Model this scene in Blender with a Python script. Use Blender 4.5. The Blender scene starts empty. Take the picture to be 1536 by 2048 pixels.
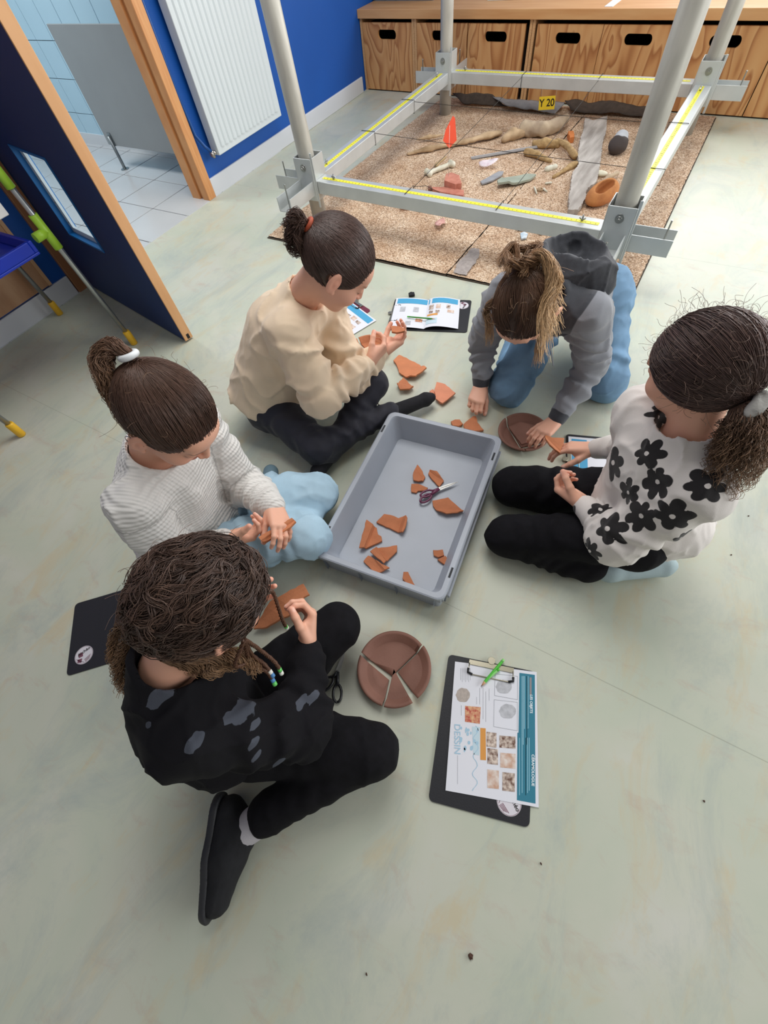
import bpy, bmesh, math, random
import numpy as np
from mathutils import Vector, Matrix

# ------------------------------------------------------------ camera solve (1536x2048 frame)
FOC, PITCH, ROLL, CAMH = 844.8, 1.01779, -0.189147, 1.1955
YAW = math.radians(39.0)
_c, _s = math.cos(YAW), math.sin(YAW)
RZ = np.array([[_c, -_s, 0], [_s, _c, 0], [0, 0, 1.0]])
def _axes():
    cp, sp = math.cos(PITCH), math.sin(PITCH)
    f = np.array([0, cp, -sp]); r = np.array([1.0, 0, 0]); u = np.array([0, sp, cp])
    c, s = math.cos(ROLL), math.sin(ROLL)
    return RZ @ (c*r + s*u), RZ @ (-s*r + c*u), RZ @ f
AR, AU, AF = _axes()
CAMP = np.array([0, 0, CAMH])
def ray(px, py): return (px-768)/FOC*AR - (py-1024)/FOC*AU + AF
def K(px, py, z=0.0):
    """world point at height z seen at a photograph pixel"""
    d = ray(px, py); return CAMP + d*((z-CAMP[2])/d[2])
def KA(px, py, axis, val):
    d = ray(px, py); return CAMP + d*((val-CAMP[axis])/d[axis])
def C(x, y, z=0.0): return RZ @ np.array([x, y, z], float)   # x = right of the viewer, y = away, z = up

S = bpy.context.scene
COL = S.collection
cam = bpy.data.cameras.new('camera'); camo = bpy.data.objects.new('camera', cam); COL.objects.link(camo)
camo.matrix_world = Matrix(((AR[0], AU[0], -AF[0], 0), (AR[1], AU[1], -AF[1], 0), (AR[2], AU[2], -AF[2], CAMH), (0, 0, 0, 1)))
cam.sensor_fit = 'HORIZONTAL'; cam.sensor_width = 36.0; cam.lens = 36.0*FOC/1536; cam.clip_start = 0.02
S.camera = camo
S.view_settings.view_transform = 'Standard'; S.view_settings.look = 'None'
S.view_settings.gamma = 1.0; S.view_settings.use_curve_mapping = False
S.view_settings.exposure = 0.0
W = bpy.data.worlds.new('world'); S.world = W; W.use_nodes = True
W.node_tree.nodes['Background'].inputs[0].default_value = (1.0, 0.985, 0.96, 1)
W.node_tree.nodes['Background'].inputs[1].default_value = 0.30
def area(name, loc, target, sx, sy, power, col=(1, 1, 1)):
    l = bpy.data.lights.new(name, 'AREA'); l.shape = 'RECTANGLE'; l.size = sx; l.size_y = sy; l.energy = power; l.color = col
    o = bpy.data.objects.new(name, l); COL.objects.link(o); o.location = loc
    o.rotation_euler = (Vector(target)-Vector(loc)).to_track_quat('-Z', 'Y').to_euler(); return o
area('daylight_back_window', (1.4, 4.90, 1.50), (0.2, 1.6, 0.0), 4.6, 1.3, 125, (0.97, 0.985, 1.0))
area('right_side_fill', (3.9, 2.2, 1.7), (-1.2, 1.6, 0.1), 3.2, 1.5, 100, (0.98, 0.99, 1.0))  # added soft room fill from the right, no window modelled there
area('overhead_fill', (-1.0, 1.9, 2.75), (-1.0, 1.8, 0), 1.8, 1.8, 62, (1.0, 0.985, 0.96))  # added overhead fill that brightens the middle floor, no visible fitting
area('washroom_fill', (-4.1, 1.5, 2.3), (-4.1, 1.7, 0), 1.2, .6, 34, (0.97, 1.0, 1.0))  # unseen fill added to lift the dark washroom

# ------------------------------------------------------------ helpers: materials
def lin(c):
    if isinstance(c, str): c = tuple(int(c[i:i+2], 16)/255 for i in (0, 2, 4))
    return tuple((x/12.92 if x <= 0.04045 else ((x+0.055)/1.055)**2.4) for x in c[:3]) + (1.0,)
MATS = {}
def M(name, col=None, rough=0.6, metal=0.0, var=0.0, scale=20.0, bump=0.0, bscale=None, col2=None, spec=None,
      stretch=None, attr=None, detail=4.0, alpha=None, sheen=0.0, coat=0.0, sss=0.0, trans=0.0):
    if name in MATS: return MATS[name]
    m = bpy.data.materials.new(name); m.use_nodes = True; nt = m.node_tree; N = nt.nodes; L = nt.links
    b = N['Principled BSDF']; b.inputs['Roughness'].default_value = rough; b.inputs['Metallic'].default_value = metal
    c = lin(col); b.inputs['Base Color'].default_value = c
    if spec is not None: b.inputs['Specular IOR Level'].default_value = spec
    if sheen: b.inputs['Sheen Weight'].default_value = sheen
    if coat: b.inputs['Coat Weight'].default_value = coat
    if trans: b.inputs['Transmission Weight'].default_value = trans
    if sss:
        b.inputs['Subsurface Weight'].default_value = sss; b.inputs['Subsurface Radius'].default_value = (0.012, 0.004, 0.002); b.inputs['Subsurface Scale'].default_value = 1.0
    tc = N.new('ShaderNodeTexCoord'); vec = tc.outputs['Object']
    if stretch:
        mp = N.new('ShaderNodeMapping'); mp.inputs['Scale'].default_value = stretch; L.new(vec, mp.inputs['Vector']); vec = mp.outputs['Vector']
    src = None
    if attr:
        a = N.new('ShaderNodeAttribute'); a.attribute_name = attr; src = a.outputs['Color']
    if var or col2:
        n = N.new('ShaderNodeTexNoise'); n.inputs['Scale'].default_value = scale; n.inputs['Detail'].default_value = detail
        L.new(vec, n.inputs['Vector'])
        r = N.new('ShaderNodeValToRGB'); L.new(n.outputs['Fac'], r.inputs['Fac'])
        r.color_ramp.elements[0].position = 0.32; r.color_ramp.elements[1].position = 0.68
        c2 = lin(col2) if col2 else tuple(min(1, x*(1+var)) for x in c[:3]) + (1,)
        c1 = c if col2 else tuple(x*(1-var) for x in c[:3]) + (1,)
        r.color_ramp.elements[0].color = c1; r.color_ramp.elements[1].color = c2
        if src is not None:
            mx = N.new('ShaderNodeMix'); mx.data_type = 'RGBA'; mx.blend_type = 'MULTIPLY'; mx.inputs[0].default_value = 1.0
            L.new(src, mx.inputs[6]); L.new(r.outputs['Color'], mx.inputs[7]); src = mx.outputs[2]
        else: src = r.outputs['Color']
    if src is not None: L.new(src, b.inputs['Base Color'])
    if bump:
        n2 = N.new('ShaderNodeTexNoise'); n2.inputs['Scale'].default_value = bscale or scale*3; n2.inputs['Detail'].default_value = 5
        L.new(vec, n2.inputs['Vector'])
        bp = N.new('ShaderNodeBump'); bp.inputs['Strength'].default_value = bump; bp.inputs['Distance'].default_value = 0.004
        L.new(n2.outputs['Fac'], bp.inputs['Height']); L.new(bp.outputs['Normal'], b.inputs['Normal'])
    MATS[name] = m; return m
def nodes(m): return m.node_tree.nodes, m.node_tree.links, m.node_tree.nodes['Principled BSDF']

# ------------------------------------------------------------ helpers: objects
def link(name, me, mat=None, parent=None, loc=None):
    o = bpy.data.objects.new(name, me); COL.objects.link(o)
    if mat is not None:
        for mm in (mat if isinstance(mat, (list, tuple)) else [mat]): me.materials.append(mm)
    if parent is not None: o.parent = parent
    if loc is not None: o.location = tuple(loc)
    return o
def tag(o, label, cat, group=None, kind=None):
    o['label'] = label
    if cat: o['category'] = cat
    if group: o['group'] = group
    if kind: o['kind'] = kind
    return o
def thing(name, label, cat, loc=(0, 0, 0), rz=0.0, group=None):
    o = bpy.data.objects.new(name, None); COL.objects.link(o); o.location = tuple(loc); o.rotation_euler = (0, 0, rz)
    o.empty_display_size = 0.05
    return tag(o, label, cat, group)
class B:
    """collects shapes into one mesh"""
    def __init__(s): s.bm = bmesh.new()
    def box(s, x0, x1, y0, y1, z0, z1, mi=0, rot=None):
        v = [s.bm.verts.new((x, y, z)) for z in (z0, z1) for x, y in ((x0, y0), (x1, y0), (x1, y1), (x0, y1))]
        if rot is not None:
            for q in v: q.co = rot @ q.co
        for f in ((3, 2, 1, 0), (4, 5, 6, 7), (0, 1, 5, 4), (1, 2, 6, 5), (2, 3, 7, 6), (3, 0, 4, 7)):
            s.bm.faces.new([v[i] for i in f]).material_index = mi
        return s
    def tube(s, pts, r, n=10, mi=0, cap=True, smooth=True):
        P = [Vector(p) for p in pts]; rr = r if hasattr(r, '__len__') else [r]*len(P)
        up = Vector((0, 0, 1)); rings = []
        prev = None
        for i, p in enumerate(P):
            t = (P[min(i+1, len(P)-1)]-P[max(i-1, 0)]).normalized()
            if prev is None:
                a = t.cross(up)
                if a.length < 1e-3: a = t.cross(Vector((0, 1, 0)))
            else:
                a = prev - t*prev.dot(t)
            a.normalize(); b = t.cross(a); prev = a
            rings.append([s.bm.verts.new(p + (a*math.cos(2*math.pi*k/n)+b*math.sin(2*math.pi*k/n))*rr[i]) for k in range(n)])
        for i in range(len(rings)-1):
            for k in range(n):
                f = s.bm.faces.new((rings[i][k], rings[i][(k+1) % n], rings[i+1][(k+1) % n], rings[i+1][k])); f.smooth = smooth; f.material_index = mi
        if cap:
            f = s.bm.faces.new(rings[0][::-1]); f.material_index = mi
            f = s.bm.faces.new(rings[-1]); f.material_index = mi
        return s
    def prism(s, poly, z0, z1, mi=0):
        a = [s.bm.verts.new((x, y, z0)) for x, y in poly]; b = [s.bm.verts.new((x, y, z1)) for x, y in poly]
        n = len(poly)
        s.bm.faces.new(a[::-1]).material_index = mi; s.bm.faces.new(b).material_index = mi
        for i in range(n): s.bm.faces.new((a[i], a[(i+1) % n], b[(i+1) % n], b[i])).material_index = mi
        return s
    def quad(s, pts, mi=0):
        s.bm.faces.new([s.bm.verts.new(tuple(p)) for p in pts]).material_index = mi; return s
    def lathe(s, prof, n=48, mi=0, smooth=True):
        rings = []
        for r, z in prof:
            if r < 1e-6: rings.append([s.bm.verts.new((0, 0, z))])
            else: rings.append([s.bm.verts.new((r*math.cos(2*math.pi*k/n), r*math.sin(2*math.pi*k/n), z)) for k in range(n)])
        for a, b in zip(rings, rings[1:]):
            for k in range(n):
                k2 = (k+1) % n
                if len(a) == 1 and len(b) == 1: continue
                if len(a) == 1: f = s.bm.faces.new((a[0], b[k], b[k2]))
                elif len(b) == 1: f = s.bm.faces.new((a[k], a[k2], b[0]))
                else: f = s.bm.faces.new((a[k], a[k2], b[k2], b[k]))
                f.smooth = smooth; f.material_index = mi
        return s
    def bevel(s, w, seg=2):
        bmesh.ops.bevel(s.bm, geom=s.bm.edges[:], offset=w, segments=seg, affect='EDGES', profile=0.5); return s
    def xf(s, mtx): s.bm.transform(mtx); return s
    def obj(s, name, mat=None, parent=None, loc=None, fix=True):
        if fix: bmesh.ops.recalc_face_normals(s.bm, faces=s.bm.faces[:])
        me = bpy.data.meshes.new(name); s.bm.to_mesh(me); s.bm.free(); return link(name, me, mat, parent, loc)
def struct(o): o['kind'] = 'structure'; return o
def T(x=0, y=0, z=0, rz=0, rx=0, ry=0, s=1.0):
    return Matrix.Translation((x, y, z)) @ Matrix.Rotation(rz, 4, 'Z') @ Matrix.Rotation(ry, 4, 'Y') @ Matrix.Rotation(rx, 4, 'X') @ Matrix.Scale(s, 4)
def np_mesh(name, V, F, mat=None, parent=None, loc=None, smooth=True, attrs=None):
    V = np.asarray(V, np.float32); F = np.asarray(F, np.int32); k = F.shape[1]
    me = bpy.data.meshes.new(name)
    me.vertices.add(len(V)); me.vertices.foreach_set('co', V.ravel())
    me.loops.add(F.size); me.loops.foreach_set('vertex_index', F.ravel())
    me.polygons.add(len(F)); me.polygons.foreach_set('loop_start', np.arange(0, F.size, k, dtype=np.int32))
    me.polygons.foreach_set('use_smooth', np.full(len(F), smooth))
    for nm, (ty, data) in (attrs or {}).items():
        a = me.attributes.new(nm, ty, 'POINT')
        a.data.foreach_set('value' if ty == 'FLOAT' else 'color', np.asarray(data, np.float32).ravel())
    me.update(calc_edges=True); me.validate()
    return link(name, me, mat, parent, loc)
# ------------------------------------------------------------ signed distance modelling (people, bones, wood, stones)
def V3(*a): return np.array(a, float)
def unit(v): v = np.asarray(v, float); return v/(np.linalg.norm(v)+1e-12)
def cone(a, b, ra, rb, flat=None, wr=None):
    a = np.asarray(a, float); b = np.asarray(b, float); ba = b-a; L2 = max(ba @ ba, 1e-9)
    def f(P):
        q = P-a
        if flat is not None:
            ax, sc = flat; qa = q @ ax; q = q+np.outer(qa*(1/sc-1), ax)
            bb = ba+ax*((ba @ ax)*(1/sc-1)); l2 = bb @ bb; t = np.clip((q @ bb)/l2, 0, 1); d = np.linalg.norm(q-t[:, None]*bb, axis=1)
        else:
            t = np.clip((q @ ba)/L2, 0, 1); d = np.linalg.norm(q-t[:, None]*ba, axis=1)
        r = ra+(rb-ra)*t
        if wr is not None:
            n, amp, ph = wr; r = r+amp*np.sin(2*np.pi*n*t+ph+2.2*np.sin(P[:, 0]*31+ph)+1.8*np.sin(P[:, 1]*27+P[:, 2]*33+2*ph))*np.sin(np.pi*np.clip(t, 0.02, 0.98))**0.5
        d = d-r
        return d*(0.85 if flat is not None else 1.0)
    f.c = (a+b)/2; f.R = math.sqrt(L2)/2+max(ra, rb)
    return f
def ell(c, rad, R=None):
    c = np.asarray(c, float); rad = np.asarray(rad, float)
    def f(P):
        q = P-c
        if R is not None: q = q @ R.T          # R rows = local axes
        k0 = np.linalg.norm(q/rad, axis=1); k1 = np.linalg.norm(q/(rad*rad), axis=1)+1e-9
        return k0*(k0-1)/k1
    f.c = c; f.R = max(rad); return f
def ring(c, ax, Rr, r, sx=1.0, e=None):
    c = np.asarray(c, float); ax = unit(ax)
    def f(P):
        q = P-c; h = q @ ax; p = q-np.outer(h, ax)
        if e is not None:
            pe = p @ e; p = p+np.outer(pe*(1/sx-1), e)
        return np.sqrt((np.linalg.norm(p, axis=1)-Rr)**2+h*h)-r
    f.c = c; f.R = Rr+r; return f
def half(p, n):
    p = np.asarray(p, float); n = unit(n)
    return lambda P: (P-p) @ n
def smin(a, b, k):
    h = np.clip(0.5+0.5*(b-a)/k, 0, 1); return b+(a-b)*h-k*h*(1-h)
def run(ops, P):
    d = None
    for op in ops:
        t, f = op[0], op[1]; k = op[2] if len(op) > 2 else 0.01
        v = f(P)
        if d is None: d = v
        elif t == 'u': d = smin(d, v, k)
        elif t == 'i': d = -smin(-d, -v, k)
        elif t == 's': d = -smin(-d, v, k)
        elif t == 'd': d = d+v
    return d
def snet(ops, lo, hi, h):
    lo = np.asarray(lo, float); n = np.ceil((np.asarray(hi)-lo)/h/4).astype(int)*4+4
    nb = n//4
    ax = [lo[i]+h*(np.arange(nb[i])*4+1.5) for i in range(3)]
    G = np.stack(np.meshgrid(*ax, indexing='ij'), -1).reshape(-1, 3)
    dc = run(ops, G)
    act = np.abs(dc) < 2.6*h*1.9+0.004
    F = np.repeat(np.repeat(np.repeat(dc.reshape(nb), 4, 0), 4, 1), 4, 2)
    ai = np.argwhere(act.reshape(nb))
    off = np.stack(np.meshgrid(*[np.arange(4)]*3, indexing='ij'), -1).reshape(-1, 3)
    idx = (ai[:, None, :]*4+off[None]).reshape(-1, 3)
    vals = np.empty(len(idx))
    for s in range(0, len(idx), 400000):
        vals[s:s+400000] = run(ops, lo+idx[s:s+400000]*h)
    F[idx[:, 0], idx[:, 1], idx[:, 2]] = vals
    F[0] = F[-1] = 1; F[:, 0] = F[:, -1] = 1; F[:, :, 0] = F[:, :, -1] = 1
    I = F < 0
    c = I[:-1, :-1, :-1].astype(np.int8).copy(); cs = [(0, 0, 0)]
    for dx in (0, 1):
        for dy in (0, 1):
            for dz in (0, 1):
                if dx or dy or dz: c += I[dx:n[0]-1+dx, dy:n[1]-1+dy, dz:n[2]-1+dz]
    cells = np.argwhere((c > 0) & (c < 8))
    vid = np.full(c.shape, -1, np.int32); vid[cells[:, 0], cells[:, 1], cells[:, 2]] = np.arange(len(cells))
    crn = [(dx, dy, dz) for dx in (0, 1) for dy in (0, 1) for dz in (0, 1)]
    fv = np.stack([F[cells[:, 0]+a, cells[:, 1]+b, cells[:, 2]+g] for a, b, g in crn], 1)
    acc = np.zeros((len(cells), 3)); cnt = np.zeros(len(cells))
    for i in range(8):
        for j in range(i+1, 8):
            dd = np.array(crn[j])-np.array(crn[i])
            if abs(dd).sum() != 1: continue
            m = (fv[:, i] < 0) != (fv[:, j] < 0)
            t = fv[m, i]/(fv[m, i]-fv[m, j])
            acc[m] += np.array(crn[i])+t[:, None]*dd; cnt[m] += 1
    V = lo+(cells+acc/cnt[:, None])*h
    Q = []
    for a in range(3):
        b, g = (a+1) % 3, (a+2) % 3
        s0 = [slice(None)]*3; s1 = [slice(None)]*3; s0[a] = slice(0, -1); s1[a] = slice(1, None)
        I0, I1 = I[tuple(s0)], I[tuple(s1)]
        e = np.argwhere(I0 != I1); e = e[(e[:, b] > 0) & (e[:, g] > 0)]
        fl = I0[e[:, 0], e[:, 1], e[:, 2]]
        def vv(db, dg):
            q = e.copy(); q[:, b] -= db; q[:, g] -= dg; return vid[q[:, 0], q[:, 1], q[:, 2]]
        q = np.stack([vv(1, 1), vv(0, 1), vv(0, 0), vv(1, 0)], 1)
        q[~fl] = q[~fl][:, ::-1]; Q.append(q)
    Q = np.concatenate(Q); Q = Q[(Q >= 0).all(1)]
    return V, Q
def join(parts):
    Vs, Qs, o = [], [], 0
    for v, q in parts: Vs.append(v); Qs.append(q+o); o += len(v)
    return np.concatenate(Vs), np.concatenate(Qs)
def bounds(pts, pad):
    P = np.array(pts); return P.min(0)-pad, P.max(0)+pad
def noise3(P, f, seed=0):
    rs = np.random.RandomState(seed); out = np.zeros(len(P))
    w = P*f
    for i in range(4):
        d = rs.normal(size=3); d2 = rs.normal(size=3); ph = rs.rand(2)*6.28
        out += np.sin(w @ d+ph[0]+1.3*np.sin(w @ d2*0.7+ph[1]))
    return out/4
# ------------------------------------------------------------ the room
FX0, FX1, FY0, FY1 = -2.70, 4.4, -2.6, 4.95
m = M('linoleum', 'c3c8b6', rough=.40, spec=.30)
N, L, bs = nodes(m)
tc = N.new('ShaderNodeTexCoord')
def nz(scale, detail, dist=0.0, stretch=None, rough=.55):
    v = tc.outputs['Object']
    if stretch: mp = N.new('ShaderNodeMapping'); mp.inputs['Scale'].default_value = stretch; mp.inputs['Rotation'].default_value = (0, 0, .5); L.new(v, mp.inputs['Vector']); v = mp.outputs['Vector']
    n = N.new('ShaderNodeTexNoise'); n.inputs['Scale'].default_value = scale; n.inputs['Detail'].default_value = detail; n.inputs['Distortion'].default_value = dist; n.inputs['Roughness'].default_value = rough
    L.new(v, n.inputs['Vector']); return n.outputs['Fac']
def ramp(fac, *st):
    r = N.new('ShaderNodeValToRGB'); L.new(fac, r.inputs['Fac'])
    while len(r.color_ramp.elements) < len(st): r.color_ramp.elements.new(.5)
    for e, (p, c) in zip(r.color_ramp.elements, st): e.position = p; e.color = lin(c) if isinstance(c, str) else (c, c, c, 1)
    return r.outputs['Color']
def mixn(a, b, fac):
    x = N.new('ShaderNodeMix'); x.data_type = 'RGBA'; L.new(fac, x.inputs[0]) if not isinstance(fac, float) else None
    if isinstance(fac, float): x.inputs[0].default_value = fac
    for s_, i in ((a, 6), (b, 7)):
        if isinstance(s_, str): x.inputs[i].default_value = lin(s_)
        else: L.new(s_, x.inputs[i])
    return x.outputs[2]
base = ramp(nz(3.0, 6, .6), (.30, 'bcc4b2'), (.55, 'c5c8b8'), (.75, 'cbccc1'))
och = ramp(nz(9, 7, .7, (1, .4, 1), .68), (.53, 0.0), (.68, .42)); base = mixn(base, 'cbb589', och)
ros = ramp(nz(12, 7, .8, (.5, 1.1, 1), .7), (.56, 0.0), (.72, .36)); base = mixn(base, 'b99a8b', ros)
gry = ramp(nz(6, 9, .7, (.8, .35, 1), .75), (.50, 0.0), (.70, .75)); base = mixn(base, 'a9b3ad', gry)
sep = N.new('ShaderNodeSeparateXYZ'); L.new(tc.outputs['Object'], sep.inputs[0])
seam = None
for off in (.385, 2.385, -1.615):
    a = N.new('ShaderNodeMath'); a.operation = 'SUBTRACT'; L.new(sep.outputs['Y'], a.inputs[0]); a.inputs[1].default_value = off
    b_ = N.new('ShaderNodeMath'); b_.operation = 'ABSOLUTE'; L.new(a.outputs[0], b_.inputs[0])
    c_ = N.new('ShaderNodeMath'); c_.operation = 'LESS_THAN'; L.new(b_.outputs[0], c_.inputs[0]); c_.inputs[1].default_value = .0011
    if seam is None: seam = c_.outputs[0]
    else:
        q = N.new('ShaderNodeMath'); q.operation = 'MAXIMUM'; L.new(seam, q.inputs[0]); L.new(c_.outputs[0], q.inputs[1]); seam = q.outputs[0]
sm = N.new('ShaderNodeMath'); sm.operation = 'MULTIPLY'; sm.inputs[1].default_value = .40; L.new(seam, sm.inputs[0])
base = mixn(base, '7d7f70', sm.outputs[0]); L.new(base, bs.inputs['Base Color'])
bp = N.new('ShaderNodeBump'); bp.inputs['Strength'].default_value = .05; bp.inputs['Distance'].default_value = .002; L.new(nz(60, 4), bp.inputs['Height']); L.new(bp.outputs['Normal'], bs.inputs['Normal'])
struct(B().box(FX0, FX1, FY0, FY1, -.05, 0).obj('floor', m))
BLUE = M('blue_paint', '034fa3', rough=.55, var=.04, scale=3, bump=.05, bscale=200)
WHITE = M('white_paint', 'dcdde0', rough=.5, var=.02, scale=4)
WOODL = M('beech_varnish', 'd59c66', rough=.45, col2='c98a55', scale=14, stretch=(1, 8, .6), bump=.05)
YH, YJ = 1.12, 2.135                                 # the doorway: hinge side and far jamb
s = B(); s.box(-2.82, -2.70, YJ+.045, 4.95, 0, 2.6); s.box(-2.82, -2.70, FY0, YH-.045, 0, 2.6); s.box(-2.82, -2.70, YH-.045, YJ+.045, 2.07, 2.6)
struct(s.obj('wall_left', BLUE))
struct(B().box(-2.70, -2.685, YJ+.066, 4.115, 0, .095).bevel(.003, 1).obj('baseboard_left', M('pale_skirting', 'd3d6dc', rough=.4)))
struct(B().box(-2.70, -2.685, FY0, YH-.07, 0, .095).bevel(.003, 1).obj('baseboard_left', MATS['pale_skirting']))
# back wall: a low parapet, the window band above the worktop
s = B(); s.box(-2.82, 4.4, 4.95, 5.07, 0, .80); s.box(-2.82, -.9, 4.95, 5.07, .80, 2.6); s.box(3.9, 4.4, 4.95, 5.07, .80, 2.6); s.box(-.9, 3.9, 4.95, 5.07, 2.2, 2.6)
struct(s.obj('wall_back', WHITE))
w = struct(B().box(-.9, 3.9, 4.93, 5.09, .78, .82).box(-.9, 3.9, 4.97, 5.05, 2.16, 2.2).obj('window_1', WHITE))
for x in (-.9, .68, 2.26, 3.85): B().box(x, x+.05, 4.98, 5.04, .82, 2.16).obj('window_frame', WHITE, w)
# doorway lining: two timber strips with a rebate between them, and the head
for nm, y0, sg in (('trim_1', YJ, 1), ('trim_2', YH, -1)):
    s = B(); s.box(-2.835, -2.765, min(y0, y0+sg*.05), max(y0, y0+sg*.05), 0, 2.07); s.box(-2.765, -2.735, min(y0+sg*.014, y0+sg*.05), max(y0+sg*.014, y0+sg*.05), 0, 2.07)
    s.box(-2.735, -2.680, min(y0+sg*.0, y0+sg*.065), max(y0, y0+sg*.065), 0, 2.07); s.bevel(.0025, 1); o = struct(s.obj(nm, WOODL if sg > 0 else M('shaded_beech', 'a5714c', rough=.5)))  # hinge side: same beech, shade behind the door painted into its colour
struct(B().box(-2.83, -2.68, YH-.06, YJ+.06, 2.03, 2.09).obj('trim_3', WOODL))
# washroom behind: tiled floor and walls, every tile a part
GR = M('grey_grout', '8d9193', rough=.8); TF = M('floor_tile', 'c3c6c8', rough=.22, var=.03, scale=3, spec=.5); TW = M('pale_blue_tile', 'b5d6e6', rough=.15, var=.03, scale=2, spec=.6)
fl = struct(B().box(-5.6, -2.70, .3, 2.70, -.05, -.004).obj('floor', GR)); tile = B().box(-.1635, .1635, -.1635, .1635, -.003, .003).bevel(.0015, 1).obj('floor_tile', TF, fl)
first = True
for i in range(9):
    for j in range(8):
        x = -2.845-.335*i; y = .30+.3333*j-.035+.1635-.0
        if x < -5.5: continue
        o = tile if first else tile.copy()
        if not first: COL.objects.link(o)
        first = False; o.location = (x, 1.93-.1635-.003+.333*(j-4), 0.0)
for wn, axis in (('wall_far', 0), ('wall_side', 1)):
    if axis == 0: wl = struct(B().box(-5.62, -5.52, .3, 2.72, 0, 2.4).obj('wall_far_left', GR))
    else: wl = struct(B().box(-5.6, -2.82, 2.645, 2.72, 0, 2.4).obj('wall_side', GR))
    tl = B().box(-.098, .098, -.003, .003, -.098, .098).bevel(.0012, 1).obj('wall_tile', TW, wl); first = True
    n1 = 12 if axis == 0 else 13
    for i in range(n1):
        for j in range(8):
            o = tl if first else tl.copy()
            if not first: COL.objects.link(o)
            first = False
            if axis == 0: o.location = (-5.515, 2.54-.2*i, .10+.2*j); o.rotation_euler = (0, 0, PI/2 if 'PI' in globals() else math.pi/2)
            else: o.location = (-5.40+.2*i, 2.642, .10+.2*j)
struct(B().box(-5.5, -2.82, 2.630, 2.6395, 0, .075).obj('baseboard_side', M('white_tile_skirting', 'd9dde0', rough=.2)))
t = thing('toilet_partition', 'grey washroom partition panel on a metal foot behind the doorway', 'partition', (-3.42, 2.36, 0))
B().box(-.40, .66, -.006, .006, .14, .735).bevel(.002, 1).obj('panel', M('grey_laminate', '92989a', rough=.45, var=.03, scale=5), t)
ft = B(); ft.tube([(-.33, -.02, .0), (-.33, -.02, .05), (-.33, -.02, .20)], [.011, .011, .011], 12); ft.tube([(-.33, -.02, 0), (-.33, -.02, .006)], .03, 16); ft.box(-.345, -.315, -.012, .0, .14, .215); ft.obj('foot', M('satin_steel', '8f9698', rough=.35, metal=.8), t)
# ---- the open door
A0 = K(373, 685); hin = np.array([-2.69, 1.125, 0]); dv = unit(np.array([A0[0]-hin[0], A0[1]-hin[1], 0])); ang = math.atan2(dv[1], dv[0]); DL = float(np.linalg.norm((A0-hin)[:2]))
NAVY = M('door_blue', '0c2f66', rough=.5, var=.05, scale=4); DEDGE = M('door_edge_beech', 'dba878', rough=.5, col2='cc9765', scale=16, stretch=(1, 1, .15))
dr = bpy.data.objects.new('door_1', None); COL.objects.link(dr); dr.location = tuple(hin); dr.rotation_euler = (0, 0, ang); dr['kind'] = 'structure'
wx0, wx1, wz0, wz1 = DL-.655, DL-.335, .325, .665
s = B()
for b6 in ((0, wx0, 0, .040, .008, 2.03), (wx1, DL-.004, 0, .040, .008, 2.03), (wx0, wx1, 0, .040, .008, wz0), (wx0, wx1, 0, .040, wz1, 2.03)): s.box(*b6)
s.obj('leaf', NAVY, dr); B().box(DL-.004, DL+.004, -.001, .041, .008, 2.03).bevel(.001, 1).obj('edge_strip', DEDGE, dr); B().box(-.008, 0, -.006, .04, .008, 2.03).obj('hinge_strip', M('hinge_steel', '8f9599', rough=.35, metal=.6), dr)
B().box(DL-.002, DL+.0045, .014, .028, .012, .035).obj('latch_hole', M('dark_slot', '1d1a18', rough=.8), dr)
s = B(); lt = .008
for b6 in ((wx0, wx0+lt, -.004, .044, wz0, wz1), (wx1-lt, wx1, -.004, .044, wz0, wz1), (wx0+lt, wx1-lt, -.004, .044, wz0, wz0+lt), (wx0+lt, wx1-lt, -.004, .044, wz1-lt, wz1)): s.box(*b6)
fr_ = s.obj('window_frame', M('bright_blue_frame', '1a6fb4', rough=.4), dr)
s = B()
for b6 in ((wx0+lt, wx0+lt+.030, .020, .032, wz0+lt, wz1-lt), (wx1-lt-.004, wx1-lt, .020, .032, wz0+lt, wz1-lt), (wx0+lt, wx1-lt, .020, .032, wz0+lt, wz0+lt+.024), (wx0+lt, wx1-lt, .020, .032, wz1-lt-.006, wz1-lt)): s.box(*b6)
s.obj('glazing_bead', M('white_bead', 'ccd6dc', rough=.4), dr)
for k in range(4): B().tube([(wx0+lt+.014, .0185, wz0+.05+k*.08), (wx0+lt+.014, .0205, wz0+.05+k*.08)], .0035, 10).obj('screw', M('screw_steel', '8b9399', rough=.3, metal=.8), dr)
gm = bpy.data.materials.new('clear_glass'); gm.use_nodes = True; gN, gL = gm.node_tree.nodes, gm.node_tree.links; gN.remove(gN['Principled BSDF'])
tr_, gl_, mx_ = gN.new('ShaderNodeBsdfTransparent'), gN.new('ShaderNodeBsdfGlossy'), gN.new('ShaderNodeMixShader'); tr_.inputs[0].default_value = (.93, .96, .97, 1); gl_.inputs['Roughness'].default_value = .02
mx_.inputs[0].default_value = .05; gL.new(tr_.outputs[0], mx_.inputs[1]); gL.new(gl_.outputs[0], mx_.inputs[2]); gL.new(mx_.outputs[0], gN['Material Output'].inputs[0])
B().box(wx0+lt, wx1-lt, .024, .028, wz0+lt, wz1-lt).obj('pane', gm, dr)
# hinge post strip seen past the door and the wooden panel on the wall
t = thing('wall_board', 'wooden board fixed to the blue wall behind the tray stand', 'board', (-2.70, -.2, .105))
B().box(0, .018, -1.0, 1.14, 0, 1.0).obj('panel', M('ply_board', 'c49b78', rough=.5, col2='ad7f5c', scale=5, stretch=(1, 3, .8)), t); B().box(0, .024, 1.14, 1.158, 0, 1.0).obj('edge_strip', M('ply_edge', 'cda27a', rough=.5), t)
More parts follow.
